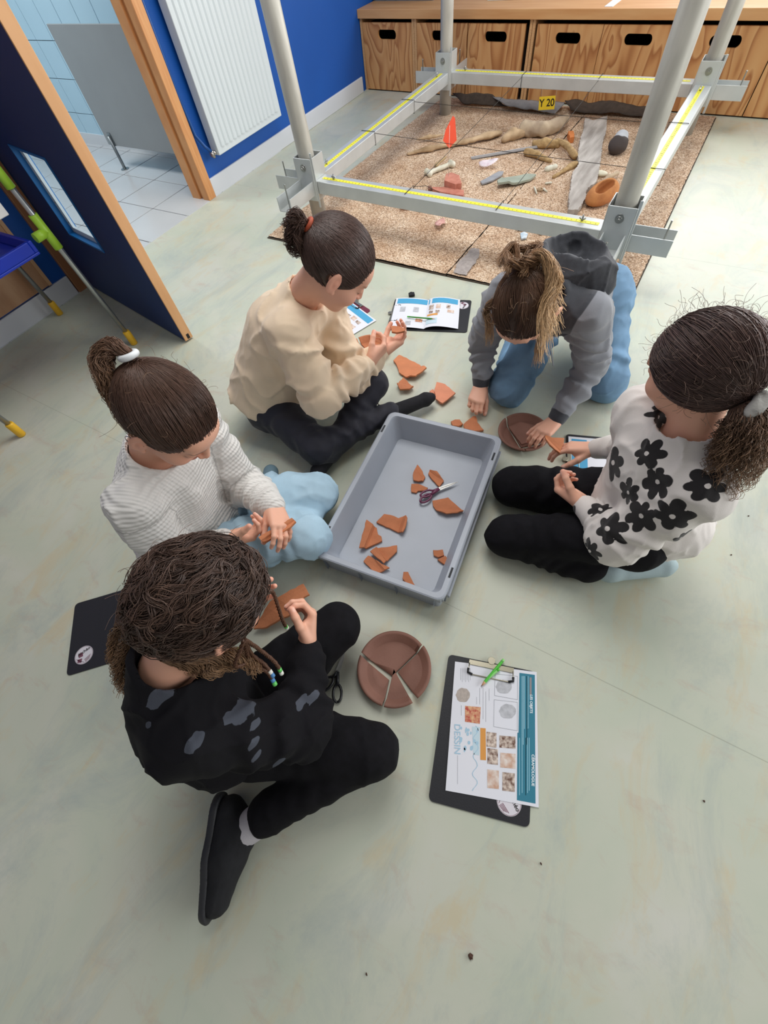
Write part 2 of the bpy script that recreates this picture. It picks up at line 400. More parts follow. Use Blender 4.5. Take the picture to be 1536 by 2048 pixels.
# ---- radiator
RY0, RY1, RZ0, RZ1 = 2.29, 2.945, .195, 1.08
t = thing('radiator', 'white ribbed panel radiator on the blue wall beside the doorway', 'radiator', (-2.70, RY0, 0))
RW = M('radiator_enamel', 'd0d8db', rough=.35)
w_ = RY1-RY0; s = B(); s.box(.025, .085, 0, w_, RZ0, RZ1); s.bevel(.004, 2); s.obj('casing', RW, t)
nr = 15
for k in range(nr):
    y0 = .028+(w_-.056)*k/nr; s = B(); q = (w_-.056)/nr
    v = [(.085, y0+.003), (.0925, y0+q*.30), (.0925, y0+q*.72), (.085, y0+q-.003)]
    bm_ = s.bm; lo_ = [bm_.verts.new((x, y, RZ0+.035)) for x, y in v]; hi_ = [bm_.verts.new((x, y, RZ1-.035)) for x, y in v]
    for a_ in range(3): bm_.faces.new((lo_[a_], lo_[a_+1], hi_[a_+1], hi_[a_]))
    bm_.faces.new(lo_[::-1]); bm_.faces.new(hi_); bm_.faces.new((lo_[3], lo_[0], hi_[0], hi_[3]))
    s.obj('fin', RW, t)
CH = M('chrome', 'b9b4ae', rough=.25, metal=.9)
s = B(); s.tube([(.055, .012, RZ0+.015), (.055, -.022, RZ0+.015)], .011, 12); s.tube([(.055, -.022, RZ0-.005), (.055, -.022, RZ0+.03)], .009, 12); s.tube([(.055, -.022, RZ0+.015), (.055, -.040, RZ0+.015)], .013, 12); s.obj('valve', CH, t)
B().tube([(.055, -.030, RZ0+.03), (.045, -.055, RZ0+.06), (.018, -.075, RZ0+.12), (.014, -.085, RZ0+.3), (.014, -.085, 2.4)], .009, 10).obj('pipe', M('blue_pipe', '0a4a90', rough=.4), t)
# ---- low cabinets under the worktop
CAN = math.radians(-2.1); CO = (-2.70, 4.172)
def cab(x, y, z=0): return T(CO[0], CO[1], 0, CAN) @ Vector((x, y, z))
m = M('fir_plywood', 'cf9a63', rough=.5); N, L, bs = nodes(m); tc = N.new('ShaderNodeTexCoord')
oi = N.new('ShaderNodeObjectInfo'); ma = N.new('ShaderNodeVectorMath'); ma.operation = 'ADD'; cx_ = N.new('ShaderNodeCombineXYZ'); ml = N.new('ShaderNodeMath'); ml.operation = 'MULTIPLY'; ml.inputs[1].default_value = 37.0
L.new(oi.outputs['Random'], ml.inputs[0]); L.new(ml.outputs[0], cx_.inputs[0]); L.new(tc.outputs['Object'], ma.inputs[0]); L.new(cx_.outputs[0], ma.inputs[1])
mp = N.new('ShaderNodeMapping'); mp.inputs['Scale'].default_value = (3.2, 1, .75); L.new(ma.outputs[0], mp.inputs['Vector'])
n1 = N.new('ShaderNodeTexNoise'); n1.inputs['Scale'].default_value = 1.7; n1.inputs['Detail'].default_value = 2.0; n1.inputs['Distortion'].default_value = .5; L.new(mp.outputs[0], n1.inputs['Vector'])
mm = N.new('ShaderNodeMath'); mm.operation = 'MULTIPLY'; mm.inputs[1].default_value = 11.0; L.new(n1.outputs['Fac'], mm.inputs[0]); fr2 = N.new('ShaderNodeMath'); fr2.operation = 'FRACT'; L.new(mm.outputs[0], fr2.inputs[0])
L.new(ramp(fr2.outputs[0], (0, 'd2a06a'), (.5, 'c9925c'), (.86, 'a56a3c'), (1.0, 'd2a06a')), bs.inputs['Base Color'])
PLY = m; PLE = M('plywood_edge', 'd3a878', rough=.5, col2='c29263', scale=40, stretch=(1, 1, 6))
TOP = M('worktop_fir', 'd9a873', rough=.42, col2='cb925c', scale=4, stretch=(.6, 6, 6))
t = thing('worktop', 'long pale wooden worktop running along the back of the room', 'worktop', (CO[0], CO[1], 0), CAN)
B().box(0, 5.2, -.018, .74, .405, .452).bevel(.002, 1).obj('board', TOP, t)
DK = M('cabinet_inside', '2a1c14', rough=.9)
def storage(name, x0, x1, boxes, label):
    t = thing(name, label, 'cabinet', (CO[0], CO[1], 0), CAN, None)
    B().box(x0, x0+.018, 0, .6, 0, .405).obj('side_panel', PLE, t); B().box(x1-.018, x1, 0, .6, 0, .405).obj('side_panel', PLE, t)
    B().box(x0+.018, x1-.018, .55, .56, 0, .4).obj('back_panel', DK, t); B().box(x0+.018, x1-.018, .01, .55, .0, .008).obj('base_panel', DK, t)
    return t
def pull_box(x0, x1, label, group=None, dy=0.0):
    b = thing('pull_out_box', label, 'box', tuple(cab(x0, dy, .008)), CAN, group)
    w = x1-x0; h = .375; hw, hh, hz = .085, .026, h-.062; c = w/2
    s = B(); pts = [(c-hw+hh, hz-hh), (c+hw-hh, hz-hh)]
    arc = []
    for k in range(-6, 7): a = math.pi/2*k/6; arc.append((c+hw-hh+hh*math.cos(a)*.9, hz+hh*math.sin(a)))
    for k in range(-6, 7): a = math.pi+math.pi/2*k/6; arc.append((c-hw+hh+hh*math.cos(a)*.9, hz+hh*math.sin(a)))
    out = [(w, 0), (w, h), (0, h), (0, 0)]
    for yy in (0.0, .018):
        vo = [s.bm.verts.new((x, yy, z)) for x, z in out]; vi = [s.bm.verts.new((x, yy, z)) for x, z in arc]
        e = [s.bm.edges.new((vo[i], vo[(i+1) % 4])) for i in range(4)]+[s.bm.edges.new((vi[i], vi[(i+1) % len(vi)])) for i in range(len(vi))]
        bmesh.ops.triangle_fill(s.bm, use_beauty=True, edges=e)
        if yy == 0.0: keep = (vo, vi)
        else:
            for A_, B_ in ((keep[0], vo), (keep[1], vi)):
                for i in range(len(A_)): s.bm.faces.new((A_[i], A_[(i+1) % len(A_)], B_[(i+1) % len(A_)], B_[i]))
    s.obj('front', PLY, b)
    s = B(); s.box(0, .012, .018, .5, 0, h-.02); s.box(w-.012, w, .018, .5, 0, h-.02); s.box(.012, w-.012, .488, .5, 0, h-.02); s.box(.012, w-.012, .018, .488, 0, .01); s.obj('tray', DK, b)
    return b
storage('storage_cabinet', .005, .487, 1, 'leftmost plywood storage cabinet against the blue wall')
pull_box(.026, .466, 'plywood pull-out box nearest the blue wall')
storage('storage_cabinet', .490, 1.395, 2, 'plywood storage cabinet holding two boxes behind the metal frame')
pull_box(.512, .922, 'plywood pull-out box behind the far left pole of the frame'); pull_box(.930, 1.350, 'plywood pull-out box right of the far left pole')
storage('storage_cabinet', 1.398, 3.35, 4, 'widest plywood storage cabinet with the boxes behind the yellow tag')
pull_box(1.432, 1.858, 'plywood pull-out box above and right of the yellow tag'); pull_box(1.861, 2.305, 'plywood pull-out box half hidden by the near right pole')
pull_box(2.308, 2.82, 'plywood pull-out box behind the far right pole'); pull_box(2.825, 3.325, 'plywood pull-out box at the far right end of the cabinets')
# grey crate and papers on the worktop
def crate(name, label, loc, rz, lx, ly, h, mat, ribs=True, group=None, taper=.012):
    t = thing(name, label, 'crate', loc, rz, group); th = .004
    def rr(hx, hy, r, n=5):
        P = []
        for cx, cy, a0 in ((hx-r, hy-r, 0), (-hx+r, hy-r, 90), (-hx+r, -hy+r, 180), (hx-r, -hy+r, 270)):
            for k in range(n+1): a = math.radians(a0+90*k/n); P.append((cx+r*math.cos(a), cy+r*math.sin(a)))
        return P
    X, Y = lx/2, ly/2
    rings = [(rr(X-.012, Y-.012, .015), 0), (rr(X-.009, Y-.009, .02), h-.014), (rr(X-.009, Y-.009, .02), h-.012), (rr(X, Y, .026), h-.012), (rr(X, Y, .026), h), (rr(X-.004, Y-.004, .024), h+.002), (rr(X-.017, Y-.017, .02), h+.002), (rr(X-.019, Y-.019, .02), h-.002), (rr(X-.033-taper, Y-.033-taper, .015), .010)]
    s = B(); V_ = [[s.bm.verts.new((x, y, z)) for x, y in P] for P, z in rings]; n = len(V_[0])
    for a, b in zip(V_, V_[1:]):
        for k in range(n): s.bm.faces.new((a[k], a[(k+1) % n], b[(k+1) % n], b[k]))
    s.bm.faces.new(V_[0][::-1]); s.bm.faces.new(V_[-1]); s.obj('shell', mat, t)
    if ribs:
        for sg in (-1, 1):
            for x in np.linspace(-X+.035, X-.035, 6):
                q = B(); q.bm.faces.new([q.bm.verts.new(p) for p in ((x-.0015, sg*(Y-.000), h-.012), (x-.0015, sg*(Y-.003), .004), (x-.0015, sg*(Y-.014), .004), (x-.0015, sg*(Y-.012), h-.012))]); bmesh.ops.solidify(q.bm, geom=q.bm.faces[:], thickness=.003); q.obj('rib', mat, t)
            for y in np.linspace(-Y+.03, Y-.03, 4):
                q = B(); q.bm.faces.new([q.bm.verts.new(p) for p in ((sg*(X-.000), y-.0015, h-.012), (sg*(X-.003), y-.0015, .004), (sg*(X-.014), y-.0015, .004), (sg*(X-.012), y-.0015, h-.012))]); bmesh.ops.solidify(q.bm, geom=q.bm.faces[:], thickness=.003); q.obj('rib', mat, t)
        for sg in (-1, 1):
            B().box(-X+.01, X-.01, sg*(Y-.006)-.002, sg*(Y-.006)+.002, h-.030, h-.012).obj('skirt', mat, t); B().box(sg*(X-.006)-.002, sg*(X-.006)+.002, -Y+.01, Y-.01, h-.026, h-.012).obj('skirt', mat, t)
    return t
CG = M('grey_polypropylene', 'a4abb6', rough=.42, var=.04, scale=8, bump=.04, bscale=120)
crate('stacking_crate', 'dark grey plastic crate on the worktop by the blue wall', (float(cab(.27, .38)[0]), float(cab(.27, .38)[1]), .452), CAN, .56, .36, .20, M('slate_polypropylene', '626b75', rough=.45))
t = thing('paper_stack', 'stack of white papers lying on the worktop behind the frame', 'papers', tuple(cab(1.12, .30, .452)), CAN+.1)
for k in range(3): B().box(-.15+.01*k, .15+.006*k, -.105, .105+.004*k, .001+.004*k, .0045+.004*k).obj('sheet', M('paper_cream', 'e3ddcf', rough=.8), t)
t = thing('paper_card', 'white card lying on the worktop right of the paper stack', 'card', tuple(cab(1.86, .02, .452)), CAN-.05); B().box(-.03, .02, 0, .2, .0, .002).obj('sheet', M('white_card', 'e6eaee', rough=.6), t)
# ---- tray stand with green connectors
LG = M('brushed_aluminium', 'b4b8ba', rough=.28, metal=.85); GN = M('lime_plastic', '9fcb3a', rough=.4); YL = M('yellow_plastic', 'eab72c', rough=.4); BT = M('royal_blue_plastic', '0b2fa8', rough=.3)
t = thing('tray_stand', 'blue tray stand on metal tubes with lime green connectors by the open door', 'stand', (-2.02, .86, 0))
for (x, y) in ((0, 0), (-.005, -.637), (-.60, .012), (-.60, -.637)):
    ox, oy = C(-.055, 0)[:2]; lg = B().tube([(x, y, .045), (x+ox, y+oy, .84)], .0105, 14).obj('leg', LG, t); B().tube([(x, y, 0), (x, y, .004), (x, y, .065), (x, y, .07)], [.013, .0165, .0165, .014], 14).obj('foot', YL, lg)
    for zc in (.505, .71):
        f_ = zc/.84; s = B(); s.tube([(x+ox*(f_-.07), y+oy*(f_-.07), zc-.06), (x+ox*(f_+.07), y+oy*(f_+.07), zc+.06)], .0165, 14); d = -1 if y > -.3 else 1; s.tube([(x+ox*f_, y+oy*f_, zc), (x+ox*f_, y+oy*f_+d*.05, zc)], .0165, 14); s.obj('connector', GN, t)
    if y > -.3:
        for zc in (.71,): B().tube([(x+ox*zc/.84, y+oy*zc/.84-.05, zc), (x+ox*zc/.84, y-.60, zc)], .0105, 12).obj('crossbar', LG, t)
s = B(); s.box(-.62, -.035, -.60, -.085, .455, .465); s.box(-.62, -.035, -.10, -.085, .465, .505); s.box(-.62, -.035, -.60, -.585, .465, .505); s.box(-.05, -.035, -.585, -.10, .465, .505); s.box(-.62, -.605, -.585, -.10, .465, .505); s.bevel(.003, 2); s.obj('tray', BT, t)
s = B(); s.box(-.012, -.008, -.19, -.10, .60, .66); s.bevel(.002, 1); sg_ = s.obj('plate', M('white_plate', 'dadada', rough=.4), t); B().tube([(-.008, -.145, .63), (-.0065, -.145, .63)], .018, 20).obj('disc', M('orange_print', 'd3682a', rough=.5), sg_)
# ------------------------------------------------------------ poses (viewer frame: x right, y away, z up), turned into room coordinates
def PJ(**d): return {k: C(*v) for k, v in d.items()}
JA = PJ(head=(.0, 1.185, .575), neck=(-.125, 1.265, .46), chest=(-.20, 1.27, .36), hip=(-.33, 1.29, .11),
        shR=(-.18, 1.15, .43), elR=(-.13, 1.055, .25), wrR=(.045, 1.18, .245), haR=(.125, 1.24, .26),
        shL=(-.07, 1.345, .42), elL=(-.02, 1.19, .20), wrL=(.105, 1.24, .235), haL=(.155, 1.29, .25),
        hR=(-.34, 1.22, .11), knR=(-.185, .99, .09), anR=(.09, 1.12, .06), toR=(.235, 1.165, .045),
        hL=(-.28, 1.35, .115), knL=(.045, 1.195, .14), anL=(-.15, .99, .05), toL=(-.20, .925, .04))
JB = PJ(head=(.475, .985, .485), neck=(.585, 1.09, .435), chest=(.64, 1.14, .38), hip=(.80, 1.285, .27),
        shR=(.49, 1.175, .40), elR=(.465, 1.25, .20), wrR=(.44, 1.155, .065), haR=(.405, 1.10, .032),
        shL=(.675, 1.0, .41), elL=(.765, 1.03, .19), wrL=(.63, .92, .075), haL=(.575, .885, .05),
        hR=(.73, 1.31, .27), knR=(.54, 1.13, .06), anR=(.70, 1.42, .05), toR=(.77, 1.55, .035),
        hL=(.87, 1.26, .27), knL=(.875, 1.06, .06), anL=(1.0, 1.36, .05), toL=(1.07, 1.49, .035))
JC = PJ(head=(.632, .545, .598), neck=(.645, .49, .475), chest=(.64, .485, .37), hip=(.655, .485, .17),
        shL=(.635, .385, .42), elL=(.535, .39, .245), wrL=(.525, .525, .195), haL=(.495, .595, .185),
        shR=(.63, .61, .425), elR=(.73, .64, .25), wrR=(.665, .735, .135), haR=(.60, .765, .125),
        hL=(.625, .41, .165), knL=(.345, .535, .065), anL=(.59, .385, .045), toL=(.74, .37, .035),
        hR=(.70, .535, .17), knR=(.415, .70, .065), anR=(.66, .57, .045), toR=(.82, .55, .035))
JD = PJ(head=(-.408, .705, .585), neck=(-.51, .735, .47), chest=(-.535, .74, .37), hip=(-.60, .76, .11),
        shR=(-.56, .615, .43), elR=(-.58, .575, .20), wrR=(-.43, .605, .225), haR=(-.365, .60, .24),
        shL=(-.44, .85, .43), elL=(-.40, .805, .205), wrL=(-.295, .67, .24), haL=(-.275, .61, .245),
        hR=(-.57, .68, .11), knR=(-.235, .635, .11), anR=(-.37, .87, .05), toR=(-.365, .965, .04),
        hL=(-.57, .84, .11), knL=(-.20, .79, .10), anL=(-.42, .62, .045), toL=(-.45, .52, .04))
JE = PJ(head=(-.298, .275, .59), neck=(-.42, .22, .47), chest=(-.435, .19, .36), hip=(-.455, .17, .115),
        shR=(-.40, .11, .425), elR=(-.25, .115, .24), wrR=(-.225, .275, .25), haR=(-.21, .335, .265),
        shL=(-.41, .335, .43), elL=(-.385, .385, .28), wrL=(-.355, .30, .365), haL=(-.325, .335, .38),
        hR=(-.39, .125, .12), knR=(-.13, .055, .11), anR=(-.445, -.045, .055), toR=(-.502, -.16, .045),
        hL=(-.44, .20, .125), knL=(-.175, .345, .13), anL=(-.34, .20, .05), toL=(-.28, .12, .04))
# ------------------------------------------------------------ people: heads, hands, bodies, clothes, hair
SKIN = M('skin', 'dba284', rough=0.5, attr='tint', sss=0.06, bump=0.05, bscale=300)
def frame(F, U):
    F = unit(F); U = np.asarray(U, float); U = unit(U-F*(U @ F)); return np.array([unit(np.cross(F, U)), F, U])   # rows: right, front, up
class Head:
    def __init__(s, c, F, U, sc=1.0, ears=True): s.ears = ears; s.c = np.asarray(c, float); s.R = frame(F, U); s.sc = sc
    def w(s, x, y, z): return s.c+(np.array([x, y, z])*s.sc) @ s.R
    def loc(s, P): return ((P-s.c) @ s.R.T)/s.sc
    def ops(s, neck):
        w, k, R = s.w, s.sc, s.R
        E = lambda c, r, Rl=None: ell(w(*c), np.array(r)*k, (Rl @ R) if Rl is not None else R)
        o = [('u', E((0, -.014, .024), (.070, .090, .080)), .02), ('u', E((0, .028, -.035), (.056, .056, .066)), .03),
             ('u', E((0, .058, -.084), (.020, .016, .016)), .03), ('u', E((0, .060, .030), (.050, .028, .034)), .02),
             ('u', E((.034, .052, -.034), (.024, .026, .022)), .02), ('u', E((-.034, .052, -.034), (.024, .026, .022)), .02)]
        for sx in (-1, 1):
            o += [('s', E((sx*.029, .094, .002), (.017, .014, .011)), .014), ('u', E((sx*.029, .069, -.001), (.014, .014, .0125)), .003),
                  ('u', cone(w(sx*.014, .084, .016), w(sx*.042, .076, .018), .0045*k, .003*k), .008)]
        o += [('u', cone(w(0, .084, .008), w(0, .097, -.026), .006*k, .0085*k), .010), ('u', E((.009, .091, -.029), (.0065, .007, .005)), .006),
              ('u', E((-.009, .091, -.029), (.0065, .007, .005)), .006), ('u', E((0, .082, -.050), (.019, .0075, .0052)), .005),
              ('u', E((0, .081, -.059), (.016, .0075, .0055)), .004), ('s', E((0, .093, -.0545), (.02, .008, .0012)), .003)]
        for sx in ((-1, 1) if s.ears else ()):
            a = math.radians(22)*sx
            Rl = np.array([[math.cos(a), math.sin(a), 0], [-math.sin(a), math.cos(a), 0], [0, 0, 1]])
            o += [('u', E((sx*.077, -.008, -.012), (.0065, .018, .030), Rl), .004), ('s', E((sx*.084, -.004, -.010), (.006, .011, .020), Rl), .003),
                  ('u', E((sx*.078, -.004, -.012), (.004, .006, .010), Rl), .003), ('u', E((sx*.073, .004, -.036), (.005, .007, .007), Rl), .004)]
        o += [('u', cone(w(0, -.022, -.05), neck, .043*k, .048*k), .022)]
        return o
    def tint(s, V, base=(.80, .43, .30)):
        q = s.loc(V); col = np.tile(np.array(base), (len(V), 1)).astype(float)
        def mixc(m, c): col[:] = col*(1-m[:, None])+np.array(c)*m[:, None]
        g = lambda c, r: np.exp(-(((q-np.array(c))/np.array(r))**2).sum(1))
        mixc(.35*(g((.036, .066, -.035), (.02, .04, .018))+g((-.036, .066, -.035), (.02, .04, .018))).clip(0, 1), (.82, .27, .20))
        mixc(.30*g((0, .10, -.028), (.012, .02, .01)), (.80, .28, .20))
        mixc(.85*np.exp(-(((q-np.array((0, .088, -.0545)))/np.array((.019, .014, .0095)))**4).sum(1)), (.62, .20, .18))
        mixc(.35*(g((.08, -.005, -.012), (.012, .025, .035))+g((-.08, -.005, -.012), (.012, .025, .035))), (.80, .28, .20))
        ax = np.abs(q[:, 0])
        brow = (q[:, 1] > .05)*np.exp(-((q[:, 2]-(.020-.12*np.abs(ax-.03)))/.0032)**4)*np.exp(-((ax-.029)/.017)**6); mixc(.8*brow, (.06, .03, .02))
        lash = (q[:, 1] > .06)*np.exp(-((q[:, 2]+.010-((ax-.029)**2)*22+.001)/.0017)**2)*np.exp(-((ax-.029)/.0145)**6); mixc(.95*lash, (.02, .012, .01))
        return col
def hand(wr, D, N, side, curl=(35, 40, 25), sc=1.0, thumb=(35, 30), spread=5, fc=None):
    """wr wrist, D toward the fingers, N palmar direction; side 'R' or 'L'"""
    D = unit(D); N = np.asarray(N, float); N = unit(N-D*(N @ D)); Sd = np.cross(D, N) if side == 'R' else np.cross(N, D)
    P = lambda s_, d, n: wr+sc*(Sd*s_+D*d+N*n)
    o = []; pts = [wr]; tips = []
    so = (.0225, .0078, -.0072, -.0215); kd = (.070, .073, .069, .062); fl = ((.030, .019, .015), (.034, .021, .016), (.031, .020, .015), (.024, .015, .013))
    fr = (.0076, .0078, .0074, .0066)
    for i in range(4):
        base = P(so[i]*.62, .006, -.001); kn = P(so[i], kd[i], -.004+(.002 if i in (0, 3) else 0))
        o.append(('u', cone(base, kn, .0135*sc, .0098*sc), .010))
    o.append(('u', cone(P(.012, .018, .008), P(.020, .048, .010), .014*sc, .010*sc), .010))
    o.append(('u', cone(P(-.012, .015, .007), P(-.019, .045, .006), .012*sc, .009*sc), .010))
    segs = []
    for i in range(4):
        c = (fc[i] if fc else curl); a = 0; p = P(so[i], kd[i], -.003); pts.append(p)
        sp = math.radians(spread*(1.5-i)*.7); d0 = unit(D*math.cos(sp)+Sd*math.sin(sp)); r = fr[i]*sc
        for j in range(3):
            a += math.radians(c[j]); d = d0*math.cos(a)+N*math.sin(a); q = p+d*fl[i][j]*sc
            o.append(('u', cone(p, q, r, r*.90), .0035)); segs.append((p, q, r)); p = q; r *= .90; pts.append(q)
        nd = unit(-(-d0*math.sin(a)+N*math.cos(a))); tips.append((p, nd, r, d))
    t0 = P(.020, .016, .006); out = math.radians(thumb[0]); inn = math.radians(thumb[1])
    d = unit(D*math.cos(out)+Sd*math.sin(out)*math.cos(inn)+N*math.sin(inn)*.9)
    p = t0; r = .0115*sc
    for j, L in enumerate((.034, .026, .020)):
        q = p+d*L*sc; o.append(('u', cone(p, q, r, r*.86), .006 if j == 0 else .0035)); p = q; r *= .88; pts.append(q)
        d = unit(d+D*.22+N*.10-Sd*.10)
    tips.append((p, unit(Sd*.6-N*.8), r, d))
    o.insert(0, ('u', cone(wr-D*.05*sc, wr+D*.012*sc, .0215*sc, .020*sc, flat=(unit(N), .78)), .01))
    return o, pts+[wr-D*.07*sc], tips
def build_body(name, label, J, hd, hands, bare_feet=(), shrink=1.0):
    parts = []; cols = []
    lo, hi = bounds([hd.w(0, 0, 0)], .13*hd.sc); lo2, hi2 = bounds([J['neck']], .065); lo = np.minimum(lo, lo2); hi = np.maximum(hi, hi2)
    V, Q = snet(hd.ops(J['neck']), lo, hi, .0032); parts.append((V, Q)); cols.append(hd.tint(V))
    for o, pts, tips in hands:
        lo, hi = bounds(pts, .018); V, Q = snet(o, lo, hi, .0021); parts.append((V, Q))
        col = np.tile(np.array((.80, .43, .30)), (len(V), 1)).astype(float)
        for (p, nd, r, d) in tips:
            m = np.exp(-(np.linalg.norm(V-(p-d*r*.1), axis=1)/(r*1.7))**4); col = col*(1-.45*m[:, None])+np.array((.82, .33, .24))*.45*m[:, None]
            q = V-(p+nd*r*.85-d*r*.0); m = np.exp(-(np.linalg.norm(q, axis=1)/(r*.75))**6); col = col*(1-.6*m[:, None])+np.array((.92, .62, .52))*.6*m[:, None]
        cols.append(col)
    s = shrink*.72
    g = lambda *k: [J[x] for x in k]
    o = [('u', cone(J['hip'], J['chest'], .10*s, .095*s), .02), ('u', cone(J['chest'], J['neck'], .085*s, .045), .03), ('u', cone(J['shL'], J['shR'], .045*s, .045*s), .02)]
    for d in 'LR':
        o += [('u', cone(J['sh'+d], J['el'+d], .042*s, .034*s), .01), ('u', cone(J['el'+d], J['wr'+d], .034*s, .026*s), .005),
              ('u', cone(J['h'+d], J['kn'+d], .065*s, .048*s), .015), ('u', cone(J['kn'+d], J['an'+d], .046*s, .034*s), .005),
              ('u', cone(J['an'+d], J['to'+d], .030*s, .022*s), .005)]
    lo, hi = bounds(list(J.values()), .03); hi[2] = max(J['neck'][2], J['shL'][2])+.06
    V, Q = snet(o, lo, hi, .008); parts.append((V, Q)); cols.append(np.tile(np.array((.80, .43, .30)), (len(V), 1)))
    V, Q = join(parts); cc = np.concatenate(cols); cc = np.concatenate([cc, np.ones((len(cc), 1))], 1)
    base = np.array([J['hip'][0], J['hip'][1], 0])
    o = np_mesh(name, V-base, Q, SKIN, loc=base, attrs={'tint': ('FLOAT_COLOR', cc)})
    tag(o, label, 'person', 'children sitting around the grey crate'); return o, base
def layer(name, ops, lo, hi, h, mat, body, base, label=None, attrs=None):
    V, Q = snet(ops, lo, hi, h)
    at = {k: ('FLOAT', f(V)) for k, f in (attrs or {}).items()}
    o = np_mesh(name, V-base, Q, mat, parent=body, attrs=at)
    if label: o['label'] = label
    return o
def folds(amp, f, seed, aniso=None):
    def g(P):
        Q = P if aniso is None else P @ aniso
        n = noise3(Q, f*.8, seed); m_ = noise3(Q, f*1.7, seed+5)
        return -amp*(1.5*np.clip(1-np.abs(n)*2.4, 0, 1)**2+.55*np.clip(1-np.abs(m_)*2.6, 0, 1)**2-.5)
    return g
def sideaxes(J):
    sd = unit(J['shR']-J['shL']); up = unit(J['neck']-J['hip']); fr = unit(np.cross(up, sd)); sd = unit(np.cross(fr, up)); return sd, fr, up
def sweater(J, torso=(.125, .115), flat=.80, sh=.052, arm=(.056, .050, .040, .034), cuff=.026, cuffL=.04, hemdrop=.02, seed=1, wr=(5, .0035), amp=.004, hemr=None, neckr=.050, extra=(), pull=.9):
    sd, fr, up = sideaxes(J)
    o = [('u', cone(J['hip']+up*hemdrop, J['chest'], hemr or torso[0], torso[1], flat=(fr, flat)), .02),
         ('u', cone(J['chest'], J['neck']-up*.045, torso[1], .088, flat=(fr, flat)), .03),
         ('u', cone(J['shL']*.93+J['shR']*.07, J['shR']*.93+J['shL']*.07, sh, sh), .035),
         ('u', cone(J['neck']-up*.03, J['neck']+up*.005, .072, .058), .03)]
    for op in extra: o.append(op)
    o.append(('i', half(J['hip']+up*(hemdrop-.045), -up), .012))
    for d in 'LR':
        a = J['sh'+d]; e = J['el'+d]; w = J['wr'+d]; dw = unit(w-e); w2 = w-dw*.012
        o += [('u', cone(a, e, arm[0], arm[1], wr=(wr[0], wr[1], seed+1.3)), .022), ('u', cone(e, w2-dw*cuffL, arm[1], arm[3], wr=(wr[0], wr[1]*1.1, seed+2.7)), .012)]
    o.append(('d', folds(amp, 26, seed), 0))
    for d in 'LR':
        w = J['wr'+d]; dw = unit(w-J['el'+d]); w2 = w-dw*.004
        o += [('u', cone(w2-dw*cuffL, w2-dw*.008, cuff+.003, cuff), .006), ('i', half(w2, dw), .002)] if False else [('u', cone(w2-dw*cuffL, w2-dw*.010, cuff+.003, cuff), .006)]
    nk = J['neck']; hd = unit(J['head']-nk)
    o += [('s', cone(nk-hd*.006, nk+hd*.12, neckr, neckr+.02), .006), ('u', ring(nk+hd*.004, hd*.8+up*.2, neckr+.003, .0055), .004)]
    return o
def sweater_bounds(J, pad=.13):
    lo, hi = bounds([J[k] for k in ('hip', 'chest', 'neck', 'shL', 'shR', 'elL', 'elR', 'wrL', 'wrR')], pad*.55)
    l2, h2 = bounds([J['hip'], J['chest']], pad+.02); return np.minimum(lo, l2), np.maximum(hi, h2)
def trousers(J, th=(.082, .060), sh=(.056, .044), hem=.042, pel=.105, seed=3, wr=(4, .003), amp=.003, cutL=1.0, cutR=1.0, extra=()):
    sd, fr, up = sideaxes(J)
    o = [('u', cone(J['hL'], J['hR'], pel*.92, pel*.92), .03), ('u', cone(J['hip'], J['hip']+up*.08, pel, pel*.9, flat=(fr, .8)), .03)]
    for d, cut in (('L', cutL), ('R', cutR)):
        h_, k, a = J['h'+d], J['kn'+d], J['an'+d]; e = k+(a-k)*cut
        o += [('u', cone(h_, k, th[0], th[1], wr=(wr[0], wr[1], seed+.4)), .03), ('u', cone(k, e, sh[0], hem, wr=(wr[0]+1, wr[1], seed+1.9)), .012)]
    for x in extra: o.append(x)
    o += [('d', folds(amp, 24, seed), 0), ('i', half((0, 0, .003), (0, 0, -1)), .004)]
    return o
def leg_bounds(J, pad=.12):
    return bounds([J[k] for k in ('hip', 'hL', 'hR', 'knL', 'knR', 'anL', 'anR')], pad)
# ---- hair
def hairmat(name, c, c2=None, rough=.42):
    m = M(name, c, rough=rough, attr='tint', spec=.45, sheen=.15); return m
ELR = np.array([.079, .098, .0885]); ELC = np.array([0, -.014, .024])
def allowed(q, face=(.063, .092, -.032), nape=-.062, ears=True, earr=.027, low=False):
    x, y, z = q
    if low: return not (y > .012 and (x/face[0])**2+((z-face[2])/face[1])**2 < 1) and z > nape
    if y > .012 and (x/face[0])**2+((z-face[2])/face[1])**2 < 1: return False
    if z < nape or (y > -.035 and z < -.048): return False
    if ears and abs(x) > .05 and (y+.006)**2+(z+.014)**2 < earr**2: return False
    if abs(x) > .05 and y > .008 and z < -.012: return False
    return True
def hair_cap(hd, face=(.063, .092, -.032), nape=-.062, ears=True, grow=1.0, groove=None, earr=.027, low=False):
    w, R, k = hd.w, hd.R, hd.sc
    o = [('u', ell(w(*ELC), ELR*k*grow*.985, R), .01),
         ('s', ell(w(0, .085, face[2]), np.array([face[0], .075, face[1]])*k, R), .008), ('i', half(w(0, 0, nape), -R[2]), .01),
         ('s', ell(w(0, .01, -.075 if not low else -.2), np.array([.12, .045, .030])*k, R), .008)]
    if ears: o += [('s', ell(w(.085, -.006, -.014), np.array([.03, earr*.9, earr*1.1])*k, R), .006), ('s', ell(w(-.085, -.006, -.014), np.array([.03, earr*.9, earr*1.1])*k, R), .006)]
    if groove: o.append(('d', groove, 0))
    return o
